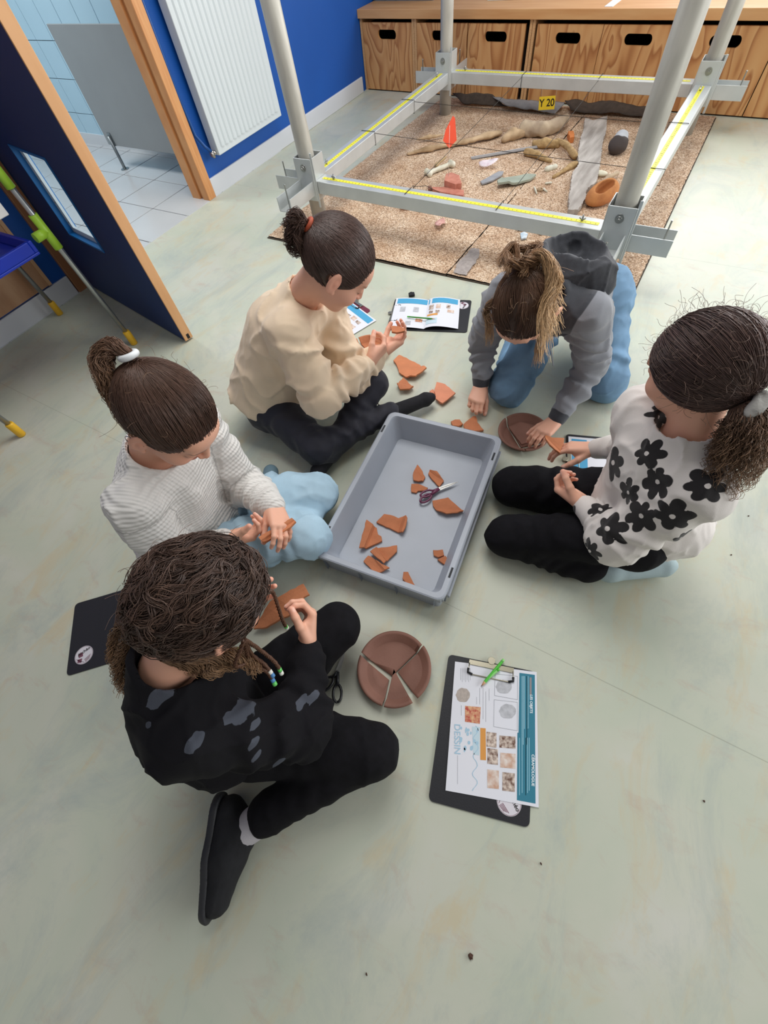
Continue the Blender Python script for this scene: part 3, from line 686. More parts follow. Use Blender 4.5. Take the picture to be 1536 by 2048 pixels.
def tubes(paths, wid, cols, n=3):
    """paths (S, T, 3); wid (S, T); cols (S, T, 3)"""
    S_, T_, _ = paths.shape
    t = np.gradient(paths, axis=1); t /= np.linalg.norm(t, axis=2, keepdims=True)+1e-9
    rf = np.array([.31, .42, .85]); a = np.cross(t, rf); a /= np.linalg.norm(a, axis=2, keepdims=True)+1e-9; b = np.cross(t, a)
    V = np.stack([paths+(a*math.cos(2*math.pi*k/n)+b*math.sin(2*math.pi*k/n))*wid[..., None] for k in range(n)], 2).reshape(-1, 3)
    i = np.arange(S_)[:, None, None]*T_*n; j = np.arange(T_-1)[None, :, None]*n; k = np.arange(n)[None, None, :]
    k2 = (k+1) % n
    F = np.stack([i+j+k, i+j+k2, i+j+n+k2, i+j+n+k], -1).reshape(-1, 4)
    cc = np.repeat(cols[:, :, None, :], n, 2).reshape(-1, 3); cc = np.concatenate([cc, np.ones((len(cc), 1))], 1)
    return V, F, cc
def spline(P, n):
    P = np.asarray(P, float); P = np.vstack([2*P[0]-P[1], P, 2*P[-1]-P[-2]]); m = len(P)-3
    u = np.linspace(0, m-1e-6, n); i = u.astype(int); t = (u-i)[:, None]
    a, b, c, d = P[i], P[i+1], P[i+2], P[i+3]
    return .5*((2*b)+(-a+c)*t+(2*a-5*b+4*c-d)*t*t+(-a+3*b-3*c+d)*t**3)
def scalp_hair(hd, g, n=1500, seed=1, width=.0011, lift=(.015, .06), wave=0.0, wfreq=5, base=(.06, .035, .025), tip=None, var=.35, part=None, gspread=.05, clump=0.0, T=11, **kw):
    """strands combed from all over the scalp to the local direction g"""
    rs = np.random.RandomState(seed); g = unit(g); paths = []; cols = []; wid = []
    while len(paths) < n:
        d = unit(rs.normal(size=3)); q = ELC+d*ELR
        if not allowed(q, **kw): continue
        gd = unit(g+rs.normal(size=3)*gspread+(clump*np.array([noise3(d[None], 3.2, seed+q_)[0] for q_ in (11, 12, 13)]) if clump else 0)); om = math.acos(np.clip(d @ gd, -1, 1))
        if om > 2.9: continue
        u = np.linspace(0, 1, T); sl = (np.sin((1-u)*om)[:, None]*d+np.sin(u*om)[:, None]*gd)/max(math.sin(om), 1e-3)
        if part is not None:
            pull = np.sin(np.pi*u)[:, None]*part(d); sl = sl+pull; sl /= np.linalg.norm(sl, axis=1)[:, None]
        lf = 1+lift[0]+(lift[1]-lift[0])*rs.rand()*np.sin(np.pi*np.clip(u*.9+.05, 0, 1))
        if wave:
            ph = noise3(d[None]*1.0, 5.0, seed)[0]*5+rs.rand()*.35
            lf = lf+wave*np.sin(2*np.pi*wfreq*u*om/2+ph); sl = sl+(np.cross(d, gd)*wave*.8)[None]*np.cos(2*np.pi*wfreq*u*om/2+ph)[:, None]
        p = (ELC+sl*ELR*lf[:, None]); paths.append(hd.c+(p*hd.sc) @ hd.R)
        v = 1+var*(rs.rand()*2-1)+.25*noise3(d[None], 9., seed+3)[0]; c = np.tile(np.array(base)*v, (T, 1))
        if tip is not None: m = (u*.35)[:, None]; c = c*(1-m)+np.array(tip)*m
        cols.append(c); wid.append(np.full(T, width)*(.6+.4*np.sin(np.pi*np.clip(u+.15, 0, 1))))
    return np.array(paths), np.array(wid), np.array(cols)
def lock_hair(pts, n, r0, r1, seed=1, width=.0011, curl=0.0, cfreq=4, base=(.06, .035, .025), tip=None, var=.35, T=20, flare=1.0, lenvar=.25):
    """a ponytail or hanging lock along world points"""
    rs = np.random.RandomState(seed); ctr = spline(pts, T); t = np.gradient(ctr, axis=0); t /= np.linalg.norm(t, axis=1)[:, None]+1e-9
    a = np.cross(t, [.2, .3, .9]); a /= np.linalg.norm(a, axis=1)[:, None]; b = np.cross(t, a); u = np.linspace(0, 1, T)
    L = np.linalg.norm(np.diff(ctr, axis=0), axis=1).sum()
    paths = []; cols = []; wid = []
    for i in range(n):
        th = rs.rand()*6.28; rr = math.sqrt(rs.rand()); R_ = (r0+(r1-r0)*np.sin(np.pi*np.clip(u*flare, 0, 1)*.5)**.7)*rr
        e = 1-lenvar*rs.rand(); ui = u*e
        idx = ui*(T-1); i0 = np.clip(idx.astype(int), 0, T-2); f = (idx-i0)[:, None]
        cc = ctr[i0]*(1-f)+ctr[i0+1]*f; aa = a[i0]; bb = b[i0]
        ph = rs.randint(0, 9)*.7+rs.rand()*.5; cr = curl*(.4+.6*rs.rand())*np.clip(u*3, 0, 1)
        th2 = th+.6*u*(rs.rand()-.5)
        p = cc+aa*(np.cos(th2)*R_+cr*np.cos(2*np.pi*cfreq*ui*L*5+ph))[:, None]+bb*(np.sin(th2)*R_+cr*np.sin(2*np.pi*cfreq*ui*L*5+ph))[:, None]
        paths.append(p); v = 1+var*(rs.rand()*2-1); c = np.tile(np.array(base)*v, (T, 1))
        if tip is not None: m = (u**1.2)[:, None]; c = c*(1-m)+np.array(tip)*v*m
        cols.append(c); wid.append(width*np.linspace(1, .45, T))
    return np.array(paths), np.array(wid), np.array(cols)
def fly_hair(hd, n, seed, size=.02, base=(.06, .035, .025), T=14, width=.00045, up=.35, rmin=1.0, **kw):
    rs = np.random.RandomState(seed); paths = []; cols = []; wid = []
    while len(paths) < n:
        d = unit(rs.normal(size=3)+np.array([0, 0, up])); q = ELC+d*ELR
        if not allowed(q, **kw): continue
        p = q*rmin; dr = unit(d+rs.normal(size=3)*.6); ax = unit(rs.normal(size=3)); st = size*(.4+.6*rs.rand())/T*4; ang = rs.uniform(.15, .5); P = []
        for k in range(T):
            P.append(p.copy()); p = p+dr*st*.4; c_, s_ = math.cos(ang), math.sin(ang)
            dr = dr*c_+np.cross(ax, dr)*s_+ax*(ax @ dr)*(1-c_)
        paths.append(hd.c+(np.array(P)*hd.sc) @ hd.R); cols.append(np.tile(np.array(base)*(.7+.8*rs.rand()), (T, 1))); wid.append(np.full(T, width))
    return np.array(paths), np.array(wid), np.array(cols)
def emit_hair(name, sets, mat, body, base, cap=None, capcol=(.03, .018, .012), h=.0035, label=None):
    Vs, Fs, Cs, o = [], [], [], 0
    if cap is not None:
        ops, lo, hi = cap; V, Q = snet(ops, lo, hi, h); Vs.append(V); Fs.append(Q); o = len(V)
        Cs.append(np.concatenate([np.tile(np.array(capcol), (len(V), 1)), np.ones((len(V), 1))], 1))
    for p, w, c in sets:
        V, F, cc = tubes(p, w, c); Vs.append(V); Fs.append(F+o); Cs.append(cc); o += len(V)
    ob = np_mesh(name, np.concatenate(Vs)-base, np.concatenate(Fs), mat, parent=body, attrs={'tint': ('FLOAT_COLOR', np.concatenate(Cs))})
    if label: ob['label'] = label
    return ob
def scrunchie(c, ax, R_, r, mat, body, base, name='hair_tie', label=None, n=26, amp=.0):
    ax = unit(ax); ops = [('u', ring(c, ax, R_, r), .01), ('d', lambda P: -amp*np.sin(noise3(P, 90, 4)*6), 0)] if amp else [('u', ring(c, ax, R_, r), .01)]
    lo, hi = bounds([c], R_+r+.01); return layer(name, ops, lo, hi, .0025, mat, body, base, label)
# ---- A: cream sweatshirt, cross-legged at the back left
def pkt(m, *a, **k): return m
HAIR = M('hair_fibre', 'ffffff', rough=.42, attr='tint', spec=.4)
BLK = M('black_cotton', '0e0d12', rough=.9, var=.25, scale=60, bump=.12, bscale=500, spec=.25)
def kid_A():
    J = JA; hd = Head(J['head'], C(.66, -.02, -.75), C(.72, .0, .68), 1.05)
    hands = [hand(J['wrR'], J['haR']-J['wrR'], C(-.45, .75, .3), 'R', curl=(40, 45, 30), thumb=(30, 45)),
             hand(J['wrL'], C(.8, .45, .1), C(-.2, .2, .8), 'L', curl=(30, 40, 30), thumb=(30, 40))]
    body, b = build_body('person', 'child in a cream sweatshirt and navy leggings sitting cross-legged by the sand mat', J, hd, hands)
    cream = M('cream_fleece', 'ead3b6', rough=.9, var=.05, scale=14, bump=.15, bscale=700, sheen=.3)
    sd, fr, up = sideaxes(J)
    ex = [('u', cone(J['hip']+C(-.01, -.02, .02), J['chest']+C(-.01, 0, 0), .135, .12), .03), ('u', ell(J['hip']+C(-.05, -.04, .0), (.12, .11, .085)), .03)]
    ops = sweater(J, torso=(.138, .122), arm=(.068, .064, .058, .046), cuff=.030, hemdrop=.03, seed=2, wr=(3, .008), amp=.005, extra=ex, sh=.06)
    lo, hi = sweater_bounds(J, .16); layer('sweatshirt', ops, lo, hi, .0055, cream, body, b)
    navy = M('navy_leggings', '1d1e2b', rough=.75, var=.15, scale=40, bump=.1, bscale=500, sheen=.1)
    tr = trousers(J, th=(.075, .060), sh=(.055, .034), hem=.036, seed=5, amp=.003)
    lo, hi = leg_bounds(J); layer('leggings', tr, lo, hi, .0055, navy, body, b)
    sock = M('black_sock', '14141a', rough=.9, var=.2, scale=80, bump=.2, bscale=600)
    for d in 'RL':
        a, t = J['an'+d], J['to'+d]; hl = a+unit(a-t)*.02
        o = [('u', cone(hl-V3(0, 0, .008), t, .030, .024), .01), ('u', cone(a, J['kn'+d]*.3+a*.7, .031, .033), .015), ('u', cone(t, t+unit(t-a)*.022, .026, .018), .01)]
        lo, hi = bounds([hl, t+unit(t-a)*.03, J['kn'+d]*.3+a*.7], .05); layer('sock', o, lo, hi, .004, sock, body, b)
    col = (.075, .042, .034); g = np.array([.05, -.92, .18]); gp = hd.w(.005, -.118, .035)
    sets = [scalp_hair(hd, g, 2600, 11, .00085, lift=(.0, .02), base=col, var=.3)]
    tl = hd.R[1]; side = C(-.3, 0, -.05)
    for i, (dx, dy, dz, r) in enumerate(((-.035, .0, .012, .014), (-.05, .02, -.01, .016), (-.03, -.015, -.035, .016), (-.055, -.005, -.03, .014))):
        e = gp+C(dx, dy, dz)
        sets.append(lock_hair([gp, gp*.5+e*.5+C(0, 0, .02), e, e+C(.012, 0, -.03), e+C(.03, -.005, -.02)], 90, .006, r, 20+i, .0009, curl=.006, cfreq=6, base=(.095, .052, .038), T=18))
    lo, hi = bounds([hd.w(0, 0, .02)], .12)
    emit_hair('hair', sets, HAIR, body, b, (hair_cap(hd), lo, hi), (.045, .026, .020))
    scrunchie(hd.w(.003, -.112, .034), hd.R[1], .014, .006, M('copper_tie', 'a8492a', rough=.6), body, b, label='copper coloured hair tie')
    return body
def kid_B():
    J = JB; hd = Head(J['head'], C(-.34, -.26, -.90), C(-.58, -.60, .40))
    hands = [hand(J['wrR'], C(-.45, -.80, -.12), C(.1, .1, -1), 'R', curl=(38, 75, 50), thumb=(28, 40), spread=3),
             hand(J['wrL'], C(-.72, -.45, -.10), C(.1, .1, -1), 'L', curl=(16, 36, 25), thumb=(38, 30), spread=5, sc=.92)]
    body, b = build_body('person', 'child in a grey hooded sweatshirt and blue jeans kneeling over a brown saucer', J, hd, hands)
    grey = M('grey_fleece', '8b8d93', rough=.9, var=.10, scale=120, bump=.2, bscale=600, sheen=.25)
    dark = M('charcoal_fleece', '34363c', rough=.92, var=.15, scale=90, bump=.2, bscale=600, sheen=.25)
    m = M('two_tone_fleece', '8b8d93', rough=.9, bump=.2, bscale=600, sheen=.25)
    N, L, bs = nodes(m); a = N.new('ShaderNodeAttribute'); a.attribute_name = 'yoke'; r = N.new('ShaderNodeValToRGB'); L.new(a.outputs['Fac'], r.inputs['Fac']); L.new(r.outputs['Color'], bs.inputs['Base Color'])
    r.color_ramp.elements[0].position = .49; r.color_ramp.elements[1].position = .51; r.color_ramp.elements[0].color = lin('83868d'); r.color_ramp.elements[1].color = lin('3a3d44')
    sd, fr, up = sideaxes(J)
    ops = sweater(J, torso=(.125, .125), arm=(.060, .054, .044, .036), cuff=.030, cuffL=.035, hemdrop=.0, seed=4, wr=(4, .006), amp=.006)
    def yoke(V):
        d1 = (V-(J['neck']-up*.10)) @ up
        dsh = np.minimum(np.linalg.norm(V-J['shL'], axis=1), np.linalg.norm(V-J['shR'], axis=1))
        dcuff = np.minimum(np.linalg.norm(V-J['wrL'], axis=1), np.linalg.norm(V-J['wrR'], axis=1))
        return .5+np.maximum(np.minimum(d1, .13-np.minimum(np.linalg.norm(V-J['neck'], axis=1), 9)), .045-dcuff)*8
    lo, hi = sweater_bounds(J, .15); layer('hooded_sweatshirt', ops, lo, hi, .0055, m, body, b, attrs={'yoke': yoke})
    hc = J['neck']-fr*.0+C(.075, .055, .045)
    ho = [('u', ell(hc, (.105, .095, .075)), .02), ('u', ell(hc+C(.045, -.055, -.03), (.065, .06, .06)), .03), ('u', ell(J['neck']+C(.02, .02, -.02), (.10, .09, .07)), .03), ('s', ell(hc+C(-.0, .0, .055), (.078, .060, .055)), .012),
          ('u', ell(hc+C(-.035, -.035, .0), (.055, .045, .05)), .02), ('d', folds(.006, 30, 9), 0)]
    lo, hi = bounds([hc], .16); layer('hood', ho, lo, hi, .0045, dark, body, b, 'charcoal hood lying open on the back')
    for s_ in (-1, 1):
        p = J['neck']+C(-.02, -.06, -.03)+sd*.02*s_
        B().tube([p-b, p+C(-.01, -.02, -.05)-b, p+C(.02, -.01, -.12)-b, p+C(.03, -.02, -.155)-b], .0022, 6).obj('drawstring', M('grey_cord', '9aa0a8', rough=.7), body)
    den = M('blue_denim', '7093b2', rough=.85, var=.22, scale=9, bump=.3, bscale=900)
    tr = trousers(J, th=(.082, .070), sh=(.066, .06), hem=.062, pel=.11, seed=8, amp=.0045, wr=(4, .006))
    lo, hi = leg_bounds(J); layer('jeans', tr, lo, hi, .0055, den, body, b)
    sock = M('white_sock', 'd5d5d5', rough=.9, bump=.2, bscale=600)
    for d in 'RL':
        a, t = J['an'+d], J['to'+d]; lo, hi = bounds([a, t], .05); layer('sock', [('u', cone(a, t, .032, .024), .01)], lo, hi, .004, sock, body, b)
    col = (.075, .042, .026); tp = (.72, .48, .25)
    def part(d): return np.outer(np.ones(1), np.array([.45*np.sign(d[0]+.12)*max(0, d[1]+.1), 0, 0]))
    sets = [scalp_hair(hd, (.28, -.72, .55), 2600, 21, .00085, lift=(.0, .05), base=(.085, .042, .027), tip=(.28, .155, .08), var=.3, part=part)]
    gp = hd.w(.03, -.085, .085)
    # messy loop of the bun plus the blond tail falling to the right
    import itertools
    for i in range(7):
        th = i*.9; e = gp+C(.04*math.cos(th)+.01, .035*math.sin(th)+.015, .025+.01*math.cos(3*th)); f = gp+C(.045*math.cos(th+1.0)+.01, .04*math.sin(th+1.0)+.02, .012)
        sets.append(lock_hair([gp, e, f, f+C(-.01, -.02, -.01)], 60, .004, .009, 40+i, .0009, curl=.004, cfreq=3, base=(.24, .125, .065), tip=(.36, .21, .11), T=16))
    ends = [(.055, -.165, -.10), (.035, -.185, -.12), (.075, -.14, -.10), (.09, -.10, -.07), (.02, -.20, -.13), (.10, -.07, -.05)]
    for i, e in enumerate(ends):
        p1 = gp+C(.045, -.01, .03); p2 = gp+C(.055+e[0]*.2, -.06, -.01)
        sets.append(lock_hair([gp, p1, p2, gp*.45+(gp+C(*e))*.55+C(.02, 0, 0), gp+C(*e)], 75, .005, .014, 60+i, .0009, curl=.004, cfreq=3, base=(.34, .19, .10), tip=tp, T=22, lenvar=.4))
    for i, sx in enumerate((-1, 1)):
        q = hd.w(sx*.078, .0, .01); sets.append(lock_hair([q, q+C(-.01*sx-.02, 0, -.03), q+C(-.02, -.01, -.08), q+C(-.02, -.02, -.14)], 80, .01, .014, 80+i, .0008, curl=.003, base=(.17, .09, .05), tip=(.55, .35, .18), T=16))
    sets.append(fly_hair(hd, 50, 5, .035, base=(.35, .22, .13), T=12, width=.0003))
    lo, hi = bounds([hd.w(0, 0, .02)], .12)
    emit_hair('hair', sets, HAIR, body, b, (hair_cap(hd, ears=False), lo, hi), (.06, .034, .022), label='brown hair with blond ends tied in a messy bun')
    return body
def flower_field(J, cents, R0, lobes, seedph=0):
    def f(V):
        best = np.full(len(V), -1.0)
        for i, (c, n, R_, ph) in enumerate(cents):
            n = unit(n); a = unit(np.cross(n, [.3, .2, .9])); b_ = np.cross(n, a); q = V-c; x, y, z = q @ a, q @ b_, q @ n
            r = np.hypot(x, y); th = np.arctan2(y, x)+ph; k = 6
            rad = R_*(.42+.58*np.abs(np.cos(th*k/2+.35*np.sin(th*2+i)))**.55*(.82+.18*np.sin(th*1+i*2.1)))
            d = np.minimum((rad-r)/R_, (r-.13*R_)/R_*2.5); d = np.where(np.abs(z) < R_*.9, d, -1.0); best = np.maximum(best, d)
        return .5+best*.5
    return f
def print_mat(name, c0, c1, attr, **kw):
    m = M(name, c0, **kw); N, L, bs = nodes(m); a = N.new('ShaderNodeAttribute'); a.attribute_name = attr; r = N.new('ShaderNodeValToRGB'); L.new(a.outputs['Fac'], r.inputs['Fac']); L.new(r.outputs['Color'], bs.inputs['Base Color'])
    r.color_ramp.elements[0].position = .495; r.color_ramp.elements[1].position = .515; r.color_ramp.elements[0].color = lin(c0); r.color_ramp.elements[1].color = lin(c1); return m
def kid_C():
    J = JC; hd = Head(J['head'], C(-.30, .88, -.37), C(-.16, .32, .93), .96, ears=False)
    hands = [hand(J['wrR'], J['haR']-J['wrR'], C(-.1, -.35, -.9), 'R', curl=(18, 30, 25), thumb=(35, 35)),
             hand(J['wrL'], J['haL']-J['wrL'], C(.35, .5, .75), 'L', curl=(50, 60, 40), thumb=(25, 45))]
    body, b = build_body('person', 'child in a white sweatshirt with black flowers kneeling right of the crate', J, hd, hands)
    fm = print_mat('flower_print_fleece', 'ddd7d2', '1a1719', 'print', rough=.88, bump=.15, bscale=600, sheen=.2)
    sd, fr, up = sideaxes(J)
    ex = [('u', ell(J['hip']+C(.03, -.03, .02), (.135, .115, .085)), .03)]
    ops = sweater(J, torso=(.125, .118), arm=(.064, .062, .056, .036), cuff=.031, cuffL=.05, hemdrop=.0, seed=6, wr=(3, .006), amp=.0045, extra=ex, sh=.062, neckr=.054)
    spots = [(1215, 925, 54, .41), (1280, 905, 46, .43), (1175, 965, 40, .30), (1243, 985, 42, .40), (1305, 972, 48, .43), (1415, 960, 52, .44), (1205, 1010, 34, .33), (1205, 1055, 52, .33), (1270, 1035, 50, .37),
             (1345, 1045, 52, .38), (1285, 1080, 50, .33), (1150, 1030, 30, .25), (1245, 1110, 42, .26), (1330, 830, 34, .46), (1270, 855, 34, .44), (1222, 880, 30, .28), (1370, 1085, 32, .36), (1412, 1040, 44, .35), (1215, 1080, 40, .28), (1190, 1100, 34, .25)]
    lo, hi = sweater_bounds(J, .17)
    V, Q = snet(ops, lo, hi, .0045)
    # normals of the cloth, to lay each printed flower flat on it
    fn = np.cross(V[Q[:, 1]]-V[Q[:, 0]], V[Q[:, 2]]-V[Q[:, 0]]); vn = np.zeros_like(V)
    for k in range(4): np.add.at(vn, Q[:, k], fn)
    vn /= np.linalg.norm(vn, axis=1)[:, None]+1e-12
    cents = []; rs = np.random.RandomState(3)
    for i, (x, y, s, z) in enumerate(spots):
        d = unit(ray(x, y)); q = V-CAMP; t = q @ d; off = np.linalg.norm(q-np.outer(t, d), axis=1); m = off < .012
        if not m.any(): continue
        j = np.where(m)[0][np.argmin(t[m])]; nn = unit(vn[off < .03][(np.abs(t[off < .03]-t[j]) < .03)].mean(0)); 
        if all(np.linalg.norm(V[j]-c[0]) > .060 for c in cents): cents.append((V[j], nn, s/FOC*t[j]*.66, i*1.3))
    for i in range(9):   # the print goes on round the far side
        j = rs.randint(len(V))
        if all(np.linalg.norm(V[j]-c[0]) > .075 for c in cents): cents.append((V[j], vn[j], .034, i*.7))
    o = np_mesh('sweatshirt', V-b, Q, fm, parent=body, attrs={'print': ('FLOAT', flower_field(J, cents, .05, 6)(V))}); o['label'] = 'white sweatshirt printed with black daisies'
    ts = [('u', ring(J['neck']+C(.005, -.0, .0), J['head']-J['neck'], .052, .006), .01)]
    lo, hi = bounds([J['neck']], .08); layer('undershirt_collar', ts, lo, hi, .003, M('mint_cotton', '9fc4be', rough=.9), body, b, 'mint green shirt collar')
    tr = trousers(J, th=(.070, .064), sh=(.060, .050), hem=.056, pel=.085, seed=9, amp=.003, cutL=.80, cutR=.85)
    lo, hi = leg_bounds(J); layer('trousers', tr, lo, hi, .0055, BLK, body, b)
    sock = M('pale_blue_sock', 'a9bcc0', rough=.9, bump=.2, bscale=500, var=.05)
    for d in 'RL':
        a, t = J['an'+d], J['to'+d]; o = [('u', cone(J['kn'+d]*.2+a*.8, a, .034, .034), .01), ('u', cone(a, t, .034, .030), .012), ('u', cone(t, t+unit(t-a)*.02, .029, .018), .01), ('i', half((0, 0, .003), (0, 0, -1)), .003)]
        lo, hi = bounds([a, t, J['kn'+d]*.2+a*.8], .055); layer('sock', o, lo, hi, .004, sock, body, b)
    g = (-.25, -.86, -.42); gp = hd.w(-.025, -.100, -.030)
    lo, hi = bounds([hd.w(0, 0, .02)], .13)
    col = (.10, .060, .052)
    sets = [scalp_hair(hd, g, 3200, 31, .00085, lift=(.03, .10), wave=.007, wfreq=9, base=col, tip=(.15, .09, .065), var=.4, ears=False, low=True, nape=-.058, face=(.058, .092, -.036)),
            fly_hair(hd, 300, 9, .032, base=(.20, .13, .10), T=16, width=.00028, rmin=1.08, low=True)]
    tail = [gp, gp+C(.010, -.020, -.015), gp+C(.018, -.040, -.06), gp+C(.018, -.055, -.12), gp+C(.008, -.060, -.18)]
    sets.append(lock_hair(tail, 750, .014, .050, 33, .0009, curl=.0065, cfreq=7, base=(.17, .10, .07), tip=(.33, .20, .12), T=30, lenvar=.45, var=.5))
    emit_hair('hair', sets, HAIR, body, b, (hair_cap(hd, ears=False, grow=1.02, low=True, nape=-.058, face=(.058, .092, -.036)), lo, hi), (.05, .03, .025), label='dark curly hair in a low ponytail')
    scrunchie(gp+C(.012, -.012, -.004), C(.6, -.7, -.2), .024, .011, M('grey_scrunchie', 'a9a7a2', rough=.85, bump=.5, bscale=120), body, b, 'scrunchie', 'grey fabric scrunchie', amp=.0025)
    return body
def kid_D():
    J = JD; hd = Head(J['head'], C(.55, -.38, -.74), C(.60, -.22, .77), 1.06)
    hands = [hand(J['wrL'], J['haL']-J['wrL']+C(.0, -.01, .0), C(-.55, -.15, -.75), 'L', curl=(25, 35, 25), thumb=(30, 45)),
             hand(J['wrR'], C(.9, .1, .0), C(.1, .45, .8), 'R', curl=(35, 45, 30), thumb=(35, 35))]
    body, b = build_body('person', 'child in a white knitted jumper and pale jeans sitting cross-legged left of the crate', J, hd, hands)
    kn = M('white_knit', 'dedcd8', rough=.92, sheen=.3)
    N, L, bs = nodes(kn); a = N.new('ShaderNodeAttribute'); a.attribute_name = 'row'; mt = N.new('ShaderNodeMath'); mt.operation = 'SINE'; ml = N.new('ShaderNodeMath'); ml.operation = 'MULTIPLY'; ml.inputs[1].default_value = 2*math.pi/.0105
    L.new(a.outputs['Fac'], ml.inputs[0]); L.new(ml.outputs[0], mt.inputs[0])
    a2 = N.new('ShaderNodeAttribute'); a2.attribute_name = 'wale'; m2 = N.new('ShaderNodeMath'); m2.operation = 'MULTIPLY'; m2.inputs[1].default_value = 2*math.pi/.008; s2 = N.new('ShaderNodeMath'); s2.operation = 'SINE'; L.new(a2.outputs['Fac'], m2.inputs[0]); L.new(m2.outputs[0], s2.inputs[0])
    ad = N.new('ShaderNodeMath'); ad.operation = 'MULTIPLY_ADD'; L.new(s2.outputs[0], ad.inputs[0]); ad.inputs[1].default_value = .35; L.new(mt.outputs[0], ad.inputs[2])
    bp = N.new('ShaderNodeBump'); bp.inputs['Strength'].default_value = .6; bp.inputs['Distance'].default_value = .0018; L.new(ad.outputs[0], bp.inputs['Height']); L.new(bp.outputs['Normal'], bs.inputs['Normal'])
    sd, fr, up = sideaxes(J)
    ex = [('u', ell(J['hip']+C(.02, 0, .06), (.145, .15, .10)), .03)]
    ops = sweater(J, torso=(.145, .128), arm=(.064, .058, .048, .044), cuff=.038, cuffL=.03, hemdrop=.035, seed=7, wr=(3, .005), amp=.005, extra=ex, sh=.058, neckr=.056)
    def row(V):
        out = V @ up; best = np.full(len(V), 9.)
        for d in 'LR':
            for p, q, off in ((J['sh'+d], J['el'+d], 0), (J['el'+d], J['wr'+d], 1)):
                ax = unit(q-p); t = (V-p) @ ax; dd = np.linalg.norm(V-p-np.outer(np.clip(t, 0, np.linalg.norm(q-p)), ax), axis=1)
                m = (dd < .075) & (t > .02) & (dd < best) & ((np.linalg.norm(V-(J['chest']+up*np.clip((V-J['chest']) @ up, -.3, .05)[:, None]), axis=1) > .125)); out = np.where(m, t+off*.24, out); best = np.where(m, dd, best)
        return out
    lo, hi = sweater_bounds(J, .165); layer('jumper', ops, lo, hi, .005, kn, body, b, attrs={'row': row, 'wale': lambda V: V @ unit(sd+.3*fr)}, label='white knitted jumper with raised rows')
    den = M('pale_denim', 'b0cfe2', rough=.85, var=.14, scale=9, bump=.3, bscale=900)
    tr = trousers(J, th=(.084, .066), sh=(.064, .056), hem=.054, pel=.10, seed=12, amp=.0045, wr=(4, .006), cutL=.8, cutR=.85)
    lo, hi = leg_bounds(J); layer('jeans', tr, lo, hi, .0055, den, body, b)
    sock = M('slate_sock', '6d8794', rough=.9, bump=.2, bscale=500)
    for d in 'RL':
        a_, t = J['an'+d], J['to'+d]; lo, hi = bounds([a_, t], .06); layer('sock', [('u', cone(a_, t, .032, .026), .01), ('i', half((0, 0, .003), (0, 0, -1)), .003)], lo, hi, .004, sock, body, b)
    col = (.082, .042, .030); g = (-.10, -.80, .52); gp = hd.w(-.012, -.10, .075)
    sets = [scalp_hair(hd, g, 2600, 41, .00085, lift=(.0, .035), base=col, tip=(.17, .09, .055), var=.3)]
    sets.append(lock_hair([gp, gp+C(-.03, .01, .025), gp+C(-.06, -.005, .005), gp+C(-.065, -.03, -.05), gp+C(-.055, -.06, -.10), gp+C(-.03, -.085, -.13)], 420, .008, .021, 43, .0009, curl=.007, cfreq=5, base=(.14, .075, .05), tip=(.28, .16, .09), T=26, lenvar=.4))
    sets.append(fly_hair(hd, 40, 15, .035, base=(.22, .13, .08), T=14, width=.0003))
    lo, hi = bounds([hd.w(0, 0, .02)], .12)
    emit_hair('hair', sets, HAIR, body, b, (hair_cap(hd), lo, hi), (.06, .032, .022), label='brown hair in a high ponytail')
    scrunchie(gp+C(-.008, 0, .008), gp-hd.w(0, 0, .02), .0145, .0062, M('white_tie', 'd9dde0', rough=.5), body, b, label='white hair tie')
    er = hd.w(.074, -.022, -.028)
    B().tube([er-b+C(0, 0, 0)+V3(*(.012*(math.cos(t)*hd.R[1]+math.sin(t)*hd.R[2]))) for t in np.linspace(0, 6.28, 15)], .001, 6).obj('earring', M('silver', 'c9c9c9', rough=.25, metal=1), body)
    return body
